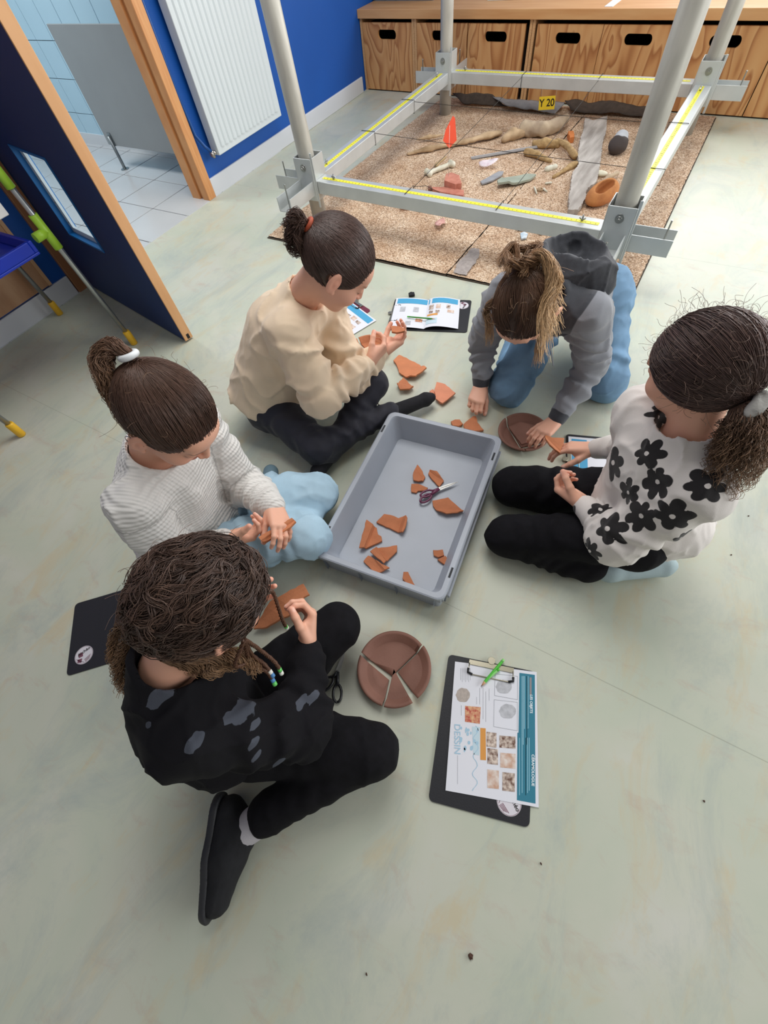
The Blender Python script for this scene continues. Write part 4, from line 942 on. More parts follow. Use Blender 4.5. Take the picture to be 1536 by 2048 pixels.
def kid_E():
    J = JE; hd = Head(J['head'], C(.70, .42, -.52), C(.38, .22, .88), .95)
    hands = [hand(J['wrR'], J['haR']-J['wrR']+C(.0, .0, .01), C(-.75, .25, .45), 'R', curl=(45, 50, 35), thumb=(28, 40)),
             hand(J['wrL'], C(.6, .6, .2), C(.3, -.7, .3), 'L', curl=(12, 22, 18), thumb=(30, 25))]
    body, b = build_body('person', 'child in black with beaded braids sitting nearest the camera', J, hd, hands)
    bm_ = print_mat('black_print_cotton', '0f0e13', '4a4e58', 'print', rough=.9, bump=.15, bscale=500, spec=.25)
    sd, fr, up = sideaxes(J)
    ex = [('u', ell(J['hip']+C(-.01, -.02, .04), (.12, .115, .08)), .03)]
    ops = sweater(J, torso=(.125, .122), arm=(.064, .062, .052, .042), cuff=.034, cuffL=.03, hemdrop=.045, seed=13, wr=(3, .006), amp=.0045, extra=ex, sh=.060, neckr=.052)
    lo, hi = sweater_bounds(J, .165); V, Q = snet(ops, lo, hi, .0045)
    marks = [(310, 1410, 22), (485, 1400, 30), (465, 1420, 16), (400, 1470, 18), (522, 1440, 12), (520, 1495, 12), (523, 1520, 10), (605, 1395, 14), (640, 1390, 14), (280, 1458, 8), (560, 1540, 12)]
    pr = np.full(len(V), -1.)
    for i, (x, y, s) in enumerate(marks):
        d = unit(ray(x, y)); q = V-CAMP; t = q @ d; off = np.linalg.norm(q-np.outer(t, d), axis=1); m = off < .012
        if not m.any(): continue
        c = V[np.where(m)[0][np.argmin(t[m])]]; R_ = s/FOC*np.linalg.norm(c-CAMP)*.9; a = unit(AR*.7+AU*.7); b2 = unit(AR*-.7+AU*.7); qq = V-c
        x1, y1 = qq @ a, qq @ b2; r = np.sqrt((x1/1.35)**2+(y1*1.6)**2+(qq @ AF*.8)**2); r = r*(1+.35*noise3(V, 160, i))
        pr = np.maximum(pr, (R_-r)/R_)
    np_mesh('sweatshirt', V-b, Q, bm_, parent=body, attrs={'print': ('FLOAT', .5+.5*pr.clip(-1, 1))})['label'] = 'black sweatshirt with grey paint-like marks'
    tr = trousers(J, th=(.080, .062), sh=(.054, .044), hem=.043, pel=.085, seed=14, amp=.0025, wr=(4, .0015), cutR=.82)
    lo, hi = leg_bounds(J); layer('trousers', tr, lo, hi, .0055, BLK, body, b)
    a, t = J['anR'], J['toR']; sock = M('light_grey_sock', 'b9b6bb', rough=.9, bump=.2, bscale=500)
    k = J['knR']*.22+a*.78
    o = [('u', cone(k, a+C(-.012, -.01, 0), .036, .034), .01)]; lo, hi = bounds([k, a], .055); layer('sock', o, lo, hi, .004, sock, body, b, 'pale grey sock')
    shoe = M('black_canvas', '17181c', rough=.85, bump=.25, bscale=700, var=.2, scale=50); sole = M('black_rubber', '2a2b2f', rough=.6, bump=.15, bscale=150)
    # the foot lies on its side: sole faces left, sole edge runs from heel to toe
    hl, te = K(462, 1612, .050), K(437, 1828, .040); ft = unit(te-hl); ft[2] = 0; ft = unit(ft); sn = unit(C(-1, .12, 0)-ft*(C(-1, .12, 0) @ ft)); up_ = V3(0, 0, 1)
    up_ops = [('u', cone(hl+ft*.012, hl+ft*.09-sn*.004, .036, .038), .02), ('u', cone(hl+ft*.09-sn*.004, te-ft*.02+sn*.008, .038, .024), .02), ('u', cone(hl+ft*.035-sn*.014, a-sn*.008, .034, .037), .02), ('u', cone(a, t, .032, .028), .01),
              ('s', cone(k-sn*.03, a-sn*.026+V3(0, 0, .004), .040, .030), .006), ('i', half(hl+sn*.022, sn), .004), ('d', folds(.0018, 40, 3), 0), ('i', half((0, 0, .004), (0, 0, -1)), .003)]
    lo, hi = bounds([hl, te, a], .085); layer('shoe', up_ops, lo, hi, .0035, shoe, body, b, 'black slip-on shoe lying on its side')
    so = [('u', cone(hl+ft*.008+sn*.024, hl+ft*.09+sn*.024, .037, .035), .02), ('u', cone(hl+ft*.09+sn*.024, te+sn*.018-ft*.012, .037, .030), .02), ('i', half(hl+sn*.036, sn), .003), ('i', half(hl+sn*.018, -sn), .003), ('i', half((0, 0, .004), (0, 0, -1)), .003)]
    layer('shoe_sole', so, lo, hi, .0035, sole, body, b)
    J2 = J['toL']; layer('sock', [('u', cone(J['anL'], J2, .03, .025), .01)], *bounds([J['anL'], J2], .05), .005, sock, body, b)
    lo, hi = bounds([hd.w(0, 0, .02)], .13); col = (.062, .037, .029)
    fc = dict(face=(.060, .086, -.040), nape=-.055, earr=.033)
    sets = [scalp_hair(hd, (.12, -.84, -.42), 1500, 51, .0010, lift=(.02, .10), wave=.045, wfreq=6, base=col, tip=(.14, .085, .06), var=.5, gspread=.06, clump=.95, T=15, **fc),
            fly_hair(hd, 80, 19, .035, base=(.2, .13, .1), T=14, width=.0003)]
    rs = np.random.RandomState(8); g0 = unit((.10, -.80, -.50)); cnt = 0
    while cnt < 120:
        d = unit(rs.normal(size=3)+np.array([0, .25, .5])); q = ELC+d*ELR
        if not allowed(q, **fc): continue
        gd = unit(g0+rs.normal(size=3)*.35); om = math.acos(np.clip(d @ gd, -1, 1))
        if om < .35: continue
        span = min(1, (.8+.5*rs.rand())/om); side = unit(np.cross(d, gd)); P = []
        for j_, u in enumerate(np.linspace(0, span, 6)):
            sl = (math.sin((1-u)*om)*d+math.sin(u*om)*gd)/math.sin(om); sl = unit(sl+side*.10*math.sin(j_*1.9+cnt)); lf = 1.03+.05*(j_ > 0)+.035*math.sin(j_*2.2+cnt*1.3)-(.05 if j_ == 5 else 0)
            P.append(hd.w(*(ELC+sl*ELR*lf)))
        v = .7+.6*rs.rand()
        sets.append(lock_hair(P, 26, .003, .009, 300+cnt, .00095, curl=.0016, cfreq=5, base=tuple(np.array(col)*v), tip=tuple(np.array((.12, .07, .05))*v), T=18, lenvar=.15)); cnt += 1
    # loose lengths at the nape, over the shoulders and the thin side braids
    for i, (pts, n_, r) in enumerate((([hd.w(-.035, -.09, .0), K(262, 1270, .53), K(240, 1320, .49), K(238, 1360, .46), K(250, 1398, .44)], 130, .010), ([hd.w(-.05, -.06, -.01), K(238, 1255, .52), K(222, 1310, .48), K(235, 1350, .45)], 70, .007),
                                      ([hd.w(.045, -.085, -.03), K(390, 1325, .52), K(425, 1335, .49), K(455, 1322, .47), K(485, 1318, .47)], 240, .016), ([hd.w(.060, -.06, -.035), K(430, 1315, .51), K(465, 1310, .49), K(500, 1330, .46), K(520, 1350, .45)], 150, .011),
                                      ([hd.w(.02, -.10, -.02), K(345, 1300, .53), K(372, 1325, .51), K(405, 1340, .49)], 170, .013))):
        sets.append(lock_hair(pts, n_, .008, r, 70+i, .0009, curl=.006, cfreq=4, base=(.15, .085, .05), tip=(.33, .19, .10), T=22, lenvar=.45))
    emit_hair('hair', sets, HAIR, body, b, (hair_cap(hd, grow=1.03, **fc), lo, hi), (.025, .016, .012), label='dark wavy hair with thin braids')
    brm = M('braid_hair', '5a3a28', rough=.5, bump=.5, bscale=300); bc = [M('bead_white', 'e8e8e0', rough=.3), M('bead_green', '63c763', rough=.3), M('bead_blue', '4c86bd', rough=.3)]
    er = hd.w(.078, .03, -.03)
    braids = [[hd.w(.045, .085, .03), K(548, 1190, .50), K(565, 1240, .42), K(575, 1258, .36)],
              [er, K(470, 1330, .50), K(492, 1325, .47), K(495, 1300, .45), K(470, 1300, .44)],
              [er, K(505, 1310, .47), K(530, 1330, .44), K(548, 1355, .42)],
              [er, K(520, 1300, .47), K(550, 1325, .43), K(565, 1350, .40)], [er, K(500, 1320, .46), K(535, 1345, .43), K(552, 1372, .41)]]
    for i, pts in enumerate(braids):
        P = spline(pts, 36); s = B(); tt = np.gradient(P, axis=0); tt /= np.linalg.norm(tt, axis=1)[:, None]
        aa = np.cross(tt, [.1, .2, .95]); aa /= np.linalg.norm(aa, axis=1)[:, None]; bb = np.cross(tt, aa)
        for k_ in range(3):
            ph = k_*2.094; u = np.linspace(0, 1, 36)*2*math.pi*9
            s.tube([tuple(P[j]+aa[j]*.0022*math.cos(u[j]+ph)+bb[j]*.0022*math.sin(u[j]+ph)-b) for j in range(36)], [.0021]*30+[.0019, .0016, .0014, .001, .0008, .0005], 5)
        br = s.obj('braid', brm, body)
        for j, mi in ((33, i % 3), (30, (i+1) % 3)) if i else ((31, 1), (33, 0)):
            pp = P[j]-b; d = tt[j]; s = B(); s.tube([tuple(pp-d*.004), tuple(pp-d*.003), tuple(pp+d*.003), tuple(pp+d*.004)], [.0025, .0042, .0042, .0025], 10); s.obj('bead', bc[mi], br)
    return body
# ------------------------------------------------------------ sand mats and the metal survey frame
m = M('sand_mat', 'b79a80', rough=.95); N, L, bs = nodes(m); tc = N.new('ShaderNodeTexCoord')
def _n(sc, de, off=0):
    n = N.new('ShaderNodeTexNoise'); n.inputs['Scale'].default_value = sc; n.inputs['Detail'].default_value = de; n.inputs['Roughness'].default_value = .7; L.new(tc.outputs['Object'], n.inputs['Vector']); return n.outputs['Fac']
vo = N.new('ShaderNodeTexVoronoi'); vo.inputs['Scale'].default_value = 210; L.new(tc.outputs['Object'], vo.inputs['Vector'])
sr = N.new('ShaderNodeSeparateColor'); L.new(vo.outputs['Color'], sr.inputs[0])
c1 = ramp(sr.outputs[0], (0, '806650'), (.25, 'bb9f82'), (.6, 'd6bb9e'), (1, 'f6e8d4'))
c2 = ramp(_n(5, 5), (.35, 'c9b09a'), (.7, 'ffffff')); mx = N.new('ShaderNodeMix'); mx.data_type = 'RGBA'; mx.blend_type = 'MULTIPLY'; mx.inputs[0].default_value = .7; L.new(c1, mx.inputs[6]); L.new(c2, mx.inputs[7]); L.new(mx.outputs[2], bs.inputs['Base Color'])
bp = N.new('ShaderNodeBump'); bp.inputs['Strength'].default_value = .7; bp.inputs['Distance'].default_value = .004; L.new(sr.outputs[1], bp.inputs['Height']); L.new(bp.outputs['Normal'], bs.inputs['Normal'])
SAND = m; EDG = M('mat_backing', '4c4136', rough=.9, bump=.3, bscale=80)
def mat_slab(label, outline, seed, name='sand_mat'):
    """outline in room coordinates; an uneven sheet with relief"""
    xs = [p[0] for p in outline]; ys = [p[1] for p in outline]; x0, y0 = min(xs), min(ys); nx = int((max(xs)-x0)/.02)+1; ny = int((max(ys)-y0)/.02)+1
    L_ = outline[0][0], outline[3][0]; R_ = outline[1][0], outline[2][0]
    V = []
    for j in range(ny+1):
        v = j/ny; yl = outline[0][1]*(1-v)+outline[3][1]*v; yr = outline[1][1]*(1-v)+outline[2][1]*v; xl = L_[0]*(1-v)+L_[1]*v; xr = R_[0]*(1-v)+R_[1]*v
        for i in range(nx+1):
            u = i/nx; V.append((xl*(1-u)+xr*u, yl*(1-u)+yr*u, 0))
    V = np.array(V); g = V.copy(); hmp = .011+.004*noise3(g, 5, seed)+.002*noise3(g, 16, seed+1)+.0007*noise3(g, 70, seed+2)
    u = np.arange(len(V)) % (nx+1); e = (u == 0) | (u == nx) | (np.arange(len(V)) < nx+1) | (np.arange(len(V)) >= ny*(nx+1))
    rs = np.random.RandomState(seed); V[e, :2] += (rs.rand(e.sum(), 2)-.5)*.004; V[:, 2] = np.maximum(hmp, .004)
    i, j = np.meshgrid(np.arange(nx), np.arange(ny)); a = (j*(nx+1)+i).ravel(); F = np.stack([a, a+1, a+nx+2, a+nx+1], 1)
    base = np.array([np.mean(xs), np.mean(ys), 0]); t = thing(name, label, 'mat', base)
    np_mesh('sand_surface', V-base, F, SAND, t)
    B().prism([(p[0]-base[0]+(.006 if p[0] < base[0] else -.006)*-1, p[1]-base[1]+(.006 if p[1] < base[1] else -.006)*-1) for p in outline], 0.0, .004).obj('backing', EDG, t)
    return t
mat_slab('left sand-covered mat under the metal frame', [(-1.985, 1.885), (-.862, 1.885), (-.795, 4.06), (-1.93, 4.08)], 3)
mat_slab('right sand-covered mat under the metal frame', [(-.856, 1.885), (-.035, 1.885), (-.02, 4.03), (-.789, 4.06)], 7)
ALU = M('galvanised_steel', 'c3c7c6', rough=.38, metal=.35, var=.06, scale=9, bump=.03, bscale=60); POLE = M('scaffold_tube', 'bdbab0', rough=.5, metal=.2, col2='a09d94', scale=7, stretch=(3, 3, .6), bump=.05)
TAPE = M('yellow_tape', 'e9e23c', rough=.45); INK = M('black_ink', '15130f', rough=.6); CORD = M('black_cord', '26241f', rough=.8); CORDW = M('pale_cord', 'cfc9be', rough=.8); ZN = M('zinc_bolt', '9b9c98', rough=.35, metal=.8)
t = thing('survey_frame', 'grey metal square frame on four tall poles standing over the sand mat', 'frame', (-.97, 2.9, 0)); FO = np.array([-.97, 2.9, 0])
corners = dict(lf=((-1.758, 2.105), (-.030, -.004)), rf=((-.185, 2.055), (0, 0)), bl=((-1.765, 3.77), (0, 0)), br=((-.145, 3.735), (-.006, 0)))
zt, zb, bw = .24, .182, .043
for k, ((x, y), ln) in corners.items():
    p = B().tube([(x-FO[0], y-FO[1], .008), (x-FO[0]+ln[0]*.15, y-FO[1]+ln[1], .3), (x-FO[0]+ln[0]*2.6, y-FO[1]+ln[1]*3, 2.2)], .041, 28).obj('pole', POLE, t)
    cx, cy = x-FO[0], y-FO[1]; s = B(); r = .051; th = .004
    for b6 in ((-r, r, -r-th, -r), (-r, r, r, r+th), (-r-th, -r, -r-th, r+th), (r, r+th, -r-th, r+th)): s.box(cx+b6[0], cx+b6[1], cy+b6[2], cy+b6[3], .150, .335)
    s.box(cx+r, cx+r+.012, cy-.05, cy-.046, .12, .36); s.bevel(.0012, 1); co = s.obj('collar', ALU, t)
    s = B(); s.tube([(cx, cy-r-.012, .295), (cx, cy-r, .295)], .011, 6); s.tube([(cx, cy-r-.006, .295), (cx, cy-r, .295)], .017, 16); s.tube([(cx, cy-r-.02, .295), (cx, cy-r-.008, .295)], .005, 8); s.obj('bolt', ZN, co)
    # open channels sticking out past the corner on both axes
    fx = -1 if x < -1 else 1; fy = -1 if y < 3 else 1
    for ax_ in (0, 1):
        s = B(); L0, L1 = r, (.215 if ax_ == 0 else .26); th2 = .004
        for a0, a1, z0, z1 in ((-bw, bw, zb-.004, zb), (-bw, -bw+th2, zb, zt), (bw-th2, bw, zb, zt)):
            if ax_ == 0: s.box(*sorted((cx+fx*L0, cx+fx*L1)), cy+a0, cy+a1, z0, z1)
            else: s.box(cx+a0, cx+a1, *sorted((cy+fy*L0, cy+fy*L1)), z0, z1)
        be = s.obj('channel_end', ALU, t)
        q = L1-.035; pp = (cx+fx*q, cy) if ax_ == 0 else (cx, cy+fy*q)
        B().tube([(pp[0], pp[1], zb), (pp[0], pp[1], zt+.045), (pp[0], pp[1], zt+.05)], [.0032, .0032, .0045], 8).obj('pin', ZN, be)
def beam(x0, y0, x1, y1, tape_off):
    a = Vector((x0-FO[0], y0-FO[1], 0)); b = Vector((x1-FO[0], y1-FO[1], 0)); d = (b-a).normalized(); n = Vector((-d.y, d.x, 0)); Lb = (b-a).length
    mt = Matrix(((d.x, n.x, 0, a.x), (d.y, n.y, 0, a.y), (0, 0, 1, 0), (0, 0, 0, 1)))
    bo = B().box(0, Lb, -bw, bw, zb, zt).bevel(.002, 1).xf(mt).obj('beam', ALU, t)
    tp = B().box(.02, Lb-.02, tape_off-.0105, tape_off+.0105, zt, zt+.0012).xf(mt).obj('measuring_tape', TAPE, bo)
    s = B(); x = .03
    while x < Lb-.03: s.box(x, x+.0012, tape_off-.007, tape_off+(.001 if round(x*100) % 5 else .006), zt+.0012, zt+.0018); x += .02
    s.xf(mt).obj('tape_marks', INK, bo); bo.children
    for x in (.09, Lb-.09):
        s = B(); s.tube([(x, tape_off, zt), (x, tape_off, zt+.024)], .0035, 8); s.tube([(x-.012, tape_off, zt+.014), (x, tape_off, zt+.005), (x+.012, tape_off, zt+.014)], .0038, 6); s.xf(mt).obj('wing_nut', ZN, bo)
r_ = .055
cF, cR, cL, cB = corners['lf'][0], corners['rf'][0], corners['bl'][0], corners['br'][0]
beam(cF[0]+r_, cF[1], cR[0]-r_, cR[1], .0); beam(cL[0]+r_, cL[1], cB[0]-r_, cB[1], .0); beam(cF[0], cF[1]+r_, cL[0], cL[1]-r_, .0); beam(cR[0], cR[1]+r_, cB[0], cB[1]-r_, .0)
def string(p, q, sag=.003, mat=CORD, wrap=True):
    P = np.array([p, (np.array(p)+q)/2-V3(0, 0, sag), q])-FO; o = B().tube([tuple(v) for v in spline(P, 9)], .0013, 5).obj('string', mat, t)
    return o
def loop(x, y, ax_):
    z0, z1, w = zb-.002, zt+.003, bw+.002; x -= FO[0]; y -= FO[1]
    pts = [(x-w, y, z1), (x+w, y, z1), (x+w, y, z0), (x-w, y, z0), (x-w, y, z1)] if ax_ == 0 else [(x, y-w, z1), (x, y+w, z1), (x, y+w, z0), (x, y-w, z0), (x, y-w, z1)]
    o = B().tube(pts, .0016, 5).obj('string', CORD, t)
for (y1, y2) in ((2.70, 2.60), (3.20, 3.13)):
    xa = cF[0]+bw; string((xa, y1, .235), (cR[0]-bw, y2, .235)); loop(-1.76, y1, 0); loop(-.165, y2, 0)
for (x1, x2, mt_) in ((-1.17, -1.20, CORDW), (-.70, -.72, CORD)):
    string((x1, cF[1]+bw-.005, .235), (x2, cL[1]-bw, .235), mat=CORD); loop(x1, cF[1]-.02*(x1 > -1), 1); loop(x2, 3.755, 1)
for x in (-1.52, -1.0, -.42): pass
B().tube([tuple(V3(-1.17, cF[1]+.05, .235)-FO), tuple(V3(-1.13, cF[1]+.10, .225)-FO), tuple(V3(-1.06, cF[1]+.11, .20)-FO), tuple(V3(-1.04, cF[1]+.09, .15)-FO)], .0013, 5).obj('string', CORD, t)
# yellow tag Y 20
def text(body, size, mat, parent, mtx, name='lettering', ext=.0003, font_w=0.0, align='CENTER'):
    cu = bpy.data.curves.new(name, 'FONT'); cu.body = body; cu.size = size; cu.extrude = ext; cu.align_x = align; cu.align_y = 'CENTER'; cu.offset = font_w
    o = bpy.data.objects.new(name, cu); COL.objects.link(o); dg = bpy.context.evaluated_depsgraph_get(); me = bpy.data.meshes.new_from_object(o.evaluated_get(dg)); bpy.data.objects.remove(o); bpy.data.curves.remove(cu)
    me.transform(mtx); me.materials.clear(); return link(name, me, mat, parent)
tg = thing('grid_tag', 'yellow card tag reading Y 20 hanging from the far beam', 'tag', (-1.01, 3.712, .118)); RTi = T(rx=math.pi/2)
B().box(-.052, .052, -.001, .001, -.033, .033).xf(T(ry=-.10)).obj('card', M('tag_yellow', 'e8c62c', rough=.5), tg); text('Y 20', .052, INK, tg, T(0, -.0014, 0) @ T(ry=-.10) @ RTi, font_w=.0008)
for sx in (-.045, .05): B().tube([(sx, 0, .03), (sx*1.02, -.001, .09), (sx*1.15, .012, .128), (sx*1.2, .05, .128)], .0009, 5).obj('string', CORDW, tg)
# ------------------------------------------------------------ finds on the mat
def Zm(ox, oy, s): return lambda x, y: (ox+x/s, oy+y/s)
z4, z6, z7 = Zm(760, 200, 2.844), Zm(1040, 220, 6.4), Zm(800, 220, 5.486)
def blob(name, label, cat, ops, lo, hi, h, mat, group=None, base=None, attrs=None):
    V, Q = snet(ops, lo, hi, h)
    if base is None: base = np.array([(V[:, 0].min()+V[:, 0].max())/2, (V[:, 1].min()+V[:, 1].max())/2, max(V[:, 2].min(), 0)])
    return tag(np_mesh(name, V-base, Q, mat, loc=base, attrs=attrs), label, cat, group)
DW = M('driftwood', 'c4a987', rough=.9, col2='8f7556', scale=9, stretch=(1, 1, 3), bump=.5, bscale=60); DW2 = M('grey_driftwood', 'a08c77', rough=.9, col2='bdaa90', scale=14, bump=.5, bscale=50)
BARK = M('bark_wood', '9c7f55', rough=.95, col2='c0a274', scale=40, bump=.8, bscale=90)
def log(name, label, pts, radii, mat, amp=.006, f=30, seed=1, flat=None, h=.006, sub=None, cat='driftwood'):
    P = [K(*z, zz) for z, zz in pts]; o = []
    for i in range(len(P)-1): o.append(('u', cone(P[i], P[i+1], radii[i], radii[i+1], flat=flat), .012))
    o.append(('d', lambda Q: amp*noise3(Q*np.array([1, 1, 1.0]), f, seed)+amp*.5*noise3(Q, f*2.7, seed+1), 0))
    for s_ in (sub or []): o.append(('s', s_, .006))
    o.append(('i', half((0, 0, .006), (0, 0, -1)), .003))
    lo, hi = bounds(P, max(radii)+.025); return blob(name, label, cat, o, lo, hi, h, mat, 'driftwood on the sand mats')
UP = (V3(0, 0, 1), .6)
log('driftwood', 'long thin weathered driftwood behind the orange flag', [(z7(90, 480), .022), (z7(330, 420), .03), (z7(560, 370), .03), (z7(800, 330), .032), (z7(950, 280), .036), (z7(1090, 250), .03)], [.010, .024, .022, .018, .032, .020], DW, flat=UP)
log('driftwood', 'thin upper splinter lying over the long driftwood', [(z7(180, 330), .03), (z7(320, 295), .035), (z7(470, 275), .03)], [.006, .012, .006], DW, amp=.003)
log('driftwood', 'knotty driftwood stub between the long stick and the hollow branch', [(z7(1140, 320), .03), (z7(1230, 270), .04), (z7(1340, 255), .035)], [.022, .032, .022], DW, seed=4)
hb = [K(*z4(835, 165), .05), K(*z4(930, 165), .05), K(*z4(1010, 140), .05), K(*z4(1060, 110), .055)]
log('driftwood', 'thick grey branch with a dark hollow end', [(z4(820, 162), .05), (z4(930, 165), .05), (z4(1010, 140), .05), (z4(1055, 112), .05)], [.044, .038, .036, .028], DW2, seed=6, sub=[cone(K(*z4(800, 160), .05), K(*z4(842, 164), .05), .030, .018)])
log('bark_piece', 'upper curved piece of bark left of the grey plank', [(z6(190, 430), .03), (z6(320, 420), .035), (z6(480, 430), .03)], [.020, .028, .022], BARK, seed=8, cat='bark')
log('bark_piece', 'arched mossy stick leaning on the grey plank', [(z6(480, 390), .04), (z6(600, 450), .04), (z6(700, 590), .03)], [.014, .016, .018], BARK, seed=9, cat='bark')
log('bark_piece', 'mossy stick lying left of the grey plank', [(z6(90, 545), .025), (z6(230, 575), .028), (z6(390, 650), .022)], [.020, .020, .010], BARK, seed=10, cat='bark')
log('bark_piece', 'tapering brown stick pointing at the small bones', [(z6(700, 690), .025), (z6(560, 780), .022), (z6(430, 860), .018)], [.018, .014, .006], BARK, seed=11, cat='bark')
log('driftwood', 'slim curved root between the grey plank and the pot', [(z6(1250, 810), .03), (z6(1130, 860), .03), (z6(1010, 960), .022), (z6(900, 1050), .018)], [.010, .012, .010, .006], DW2, seed=12, amp=.003)
def slab(name, label, cat, zpts, z, th, mat, group=None, tilt=0.0, jag=0.0, seed=0, sub=1, fold=None):
    """plate cut to an outline: px outline -> room, extruded, optional bend fold=(p, dir, slope)"""
    P = np.array([K(*q, z) for q in zpts]); c = P.mean(0); P = P-c; rs = np.random.RandomState(seed); out = []
    for i in range(len(P)):
        a, b = P[i], P[(i+1) % len(P)]; n_ = max(1, int(np.linalg.norm(b-a)/.012)) if jag else 1
        for k in range(n_):
            q = a+(b-a)*k/n_
            if k and jag: q = q+np.array([*(rs.rand(2)-.5)*jag*2, 0])
            out.append(q)
    s = B(); bot = [s.bm.verts.new((q[0], q[1], 0)) for q in out]; f = s.bm.faces.new(bot); bmesh.ops.recalc_face_normals(s.bm, faces=[f])
    if f.normal.z < 0: f.normal_flip()
    r = bmesh.ops.extrude_face_region(s.bm, geom=[f]); vs = [v for v in r['geom'] if isinstance(v, bmesh.types.BMVert)]
    for v in vs: v.co.z += th
    if fold is not None:
        L_ = fold if isinstance(fold, list) else [fold]
        for (px_, dpx, w, hgt) in L_:
            o_ = Vector(K(*px_, z)-c); d_ = Vector(K(*dpx, z)-c)-o_; d_.z = 0; o_.z = 0; d_.normalize()
            for off in np.linspace(0, w, 4): bmesh.ops.bisect_plane(s.bm, geom=s.bm.verts[:]+s.bm.edges[:]+s.bm.faces[:], plane_co=o_+d_*off, plane_no=d_)
            for v in s.bm.verts:
                u = (v.co-o_).dot(d_)
                if u > 0: tt = min(u/w, 1); v.co.z += hgt*tt*tt*(3-2*tt)+(max(0, u-w)*.0)
    bmesh.ops.bevel(s.bm, geom=[e for e in s.bm.edges if len(e.link_faces) == 2 and e.calc_face_angle(0) > .8], offset=min(.0009, th*.2), segments=1, affect='EDGES')
    o = s.obj(name, mat); o.location = (c[0], c[1], z)
    if tilt: o.rotation_euler = (tilt, tilt*.5, 0); o.location.z += abs(tilt)*.03
    return tag(o, label, cat, group)
PLK = M('weathered_plank', 'c6c0b9', rough=.85, col2='9a938c', scale=7, stretch=(4, .7, 1), bump=.6, bscale=30)
slab('plank', 'long weathered grey plank lying across the right mat', 'plank', [z6(820, 160), z6(930, 190), z6(1105, 130), z6(1080, 340), z6(1040, 480), z6(1015, 700), z6(985, 880), z6(960, 980), z6(850, 1060), z6(810, 1210), z6(730, 1340), z6(600, 1335), z6(612, 1200), z6(640, 1000), z6(660, 850), z6(735, 760), z6(725, 620), z6(760, 420), z6(800, 300)], .012, .024, PLK, jag=.004, seed=4)
P0 = K(*z6(1265, 420), .06); STM = print_mat('two_tone_stone', '4a4240', 'b9bcc0', 'cap', rough=.85, bump=.4, bscale=60)
blob('stone', 'dark rounded stone with a pale broken top right of the plank', 'stone', [('u', ell(P0+V3(0, 0, -.008), (.052, .055, .048)), .01), ('u', ell(P0+C(.022, .028, .02), (.036, .034, .028)), .012), ('d', lambda Q: .004*noise3(Q, 40, 3), 0)], P0-.09, P0+.09, .004, STM, attrs={'cap': ('FLOAT', np.zeros(1))} if False else None)
so = bpy.data.objects['stone']; me = so.data; co = np.empty(len(me.vertices)*3, np.float32); me.vertices.foreach_get('co', co); co = co.reshape(-1, 3)+np.array(so.location)-P0
a = me.attributes.new('cap', 'FLOAT', 'POINT'); a.data.foreach_set('value', (.5+(co @ unit(C(.35, .45, .75))-.022+.006*noise3(co, 60, 2))*6).astype(np.float32))
TC = M('rust_pottery', 'c98a52', rough=.9, col2='a5683c', scale=14, bump=.5, bscale=50)
P0 = K(*z6(1060, 1060), .05); ax_ = unit(C(.75, .45, 0)); Rw = np.array([ax_, np.cross(V3(0, 0, 1), ax_), V3(0, 0, 1)])
blob('broken_pot', 'broken rust brown pot lying on its side with an open mouth', 'pot', [('u', ell(P0, (.115, .062, .052), Rw), .01), ('d', lambda Q: .004*noise3(Q, 35, 5), 0), ('s', ell(K(*z6(1085, 985), .085), (.068, .030, .050), Rw), .004), ('i', half((0, 0, .008), (0, 0, -1)), .003)], P0-.14, P0+.14, .0045, TC)
slab('brick_fragment', 'small orange fired clay fragment beside the arched stick', 'brick', [z6(600, 345), z6(670, 340), z6(680, 420), z6(620, 430)], .012, .03, M('orange_clay', 'c9793f', rough=.9), jag=.002)
BONE = M('bone', 'd9d6c6', rough=.6, col2='bdb9a3', scale=20, bump=.2, bscale=80)
a_, b_ = K(*z7(315, 690), .030), K(*z7(560, 590), .034)
blob('long_bone', 'pale green-white bone with knobbly ends left of the flag pin', 'bone', [('u', cone(a_, b_, .013, .012), .01), ('u', ell(a_+C(-.008, .022, 0), (.016, .020, .018)), .012), ('u', ell(a_+C(.004, -.016, 0), (.017, .018, .018)), .012), ('u', ell(b_+C(.0, .018, 0), (.016, .017, .017)), .012), ('u', ell(b_+C(.01, -.012, 0), (.016, .018, .017)), .012), ('d', lambda Q: .0015*noise3(Q, 60, 3), 0)], *bounds([a_, b_], .055), .0035, BONE)
a_, b_ = K(*z7(400, 600), .05), K(*z7(500, 520), .075)
blob('antler_tip', 'small tan pointed bone standing behind the pale bone', 'bone', [('u', cone(K(*z7(385, 620), .022), a_, .008, .010), .01), ('u', cone(a_, b_, .009, .007), .01)], *bounds([a_, b_, K(*z7(385, 620), .022)], .02), .003, M('tan_bone', 'b39a74', rough=.7))
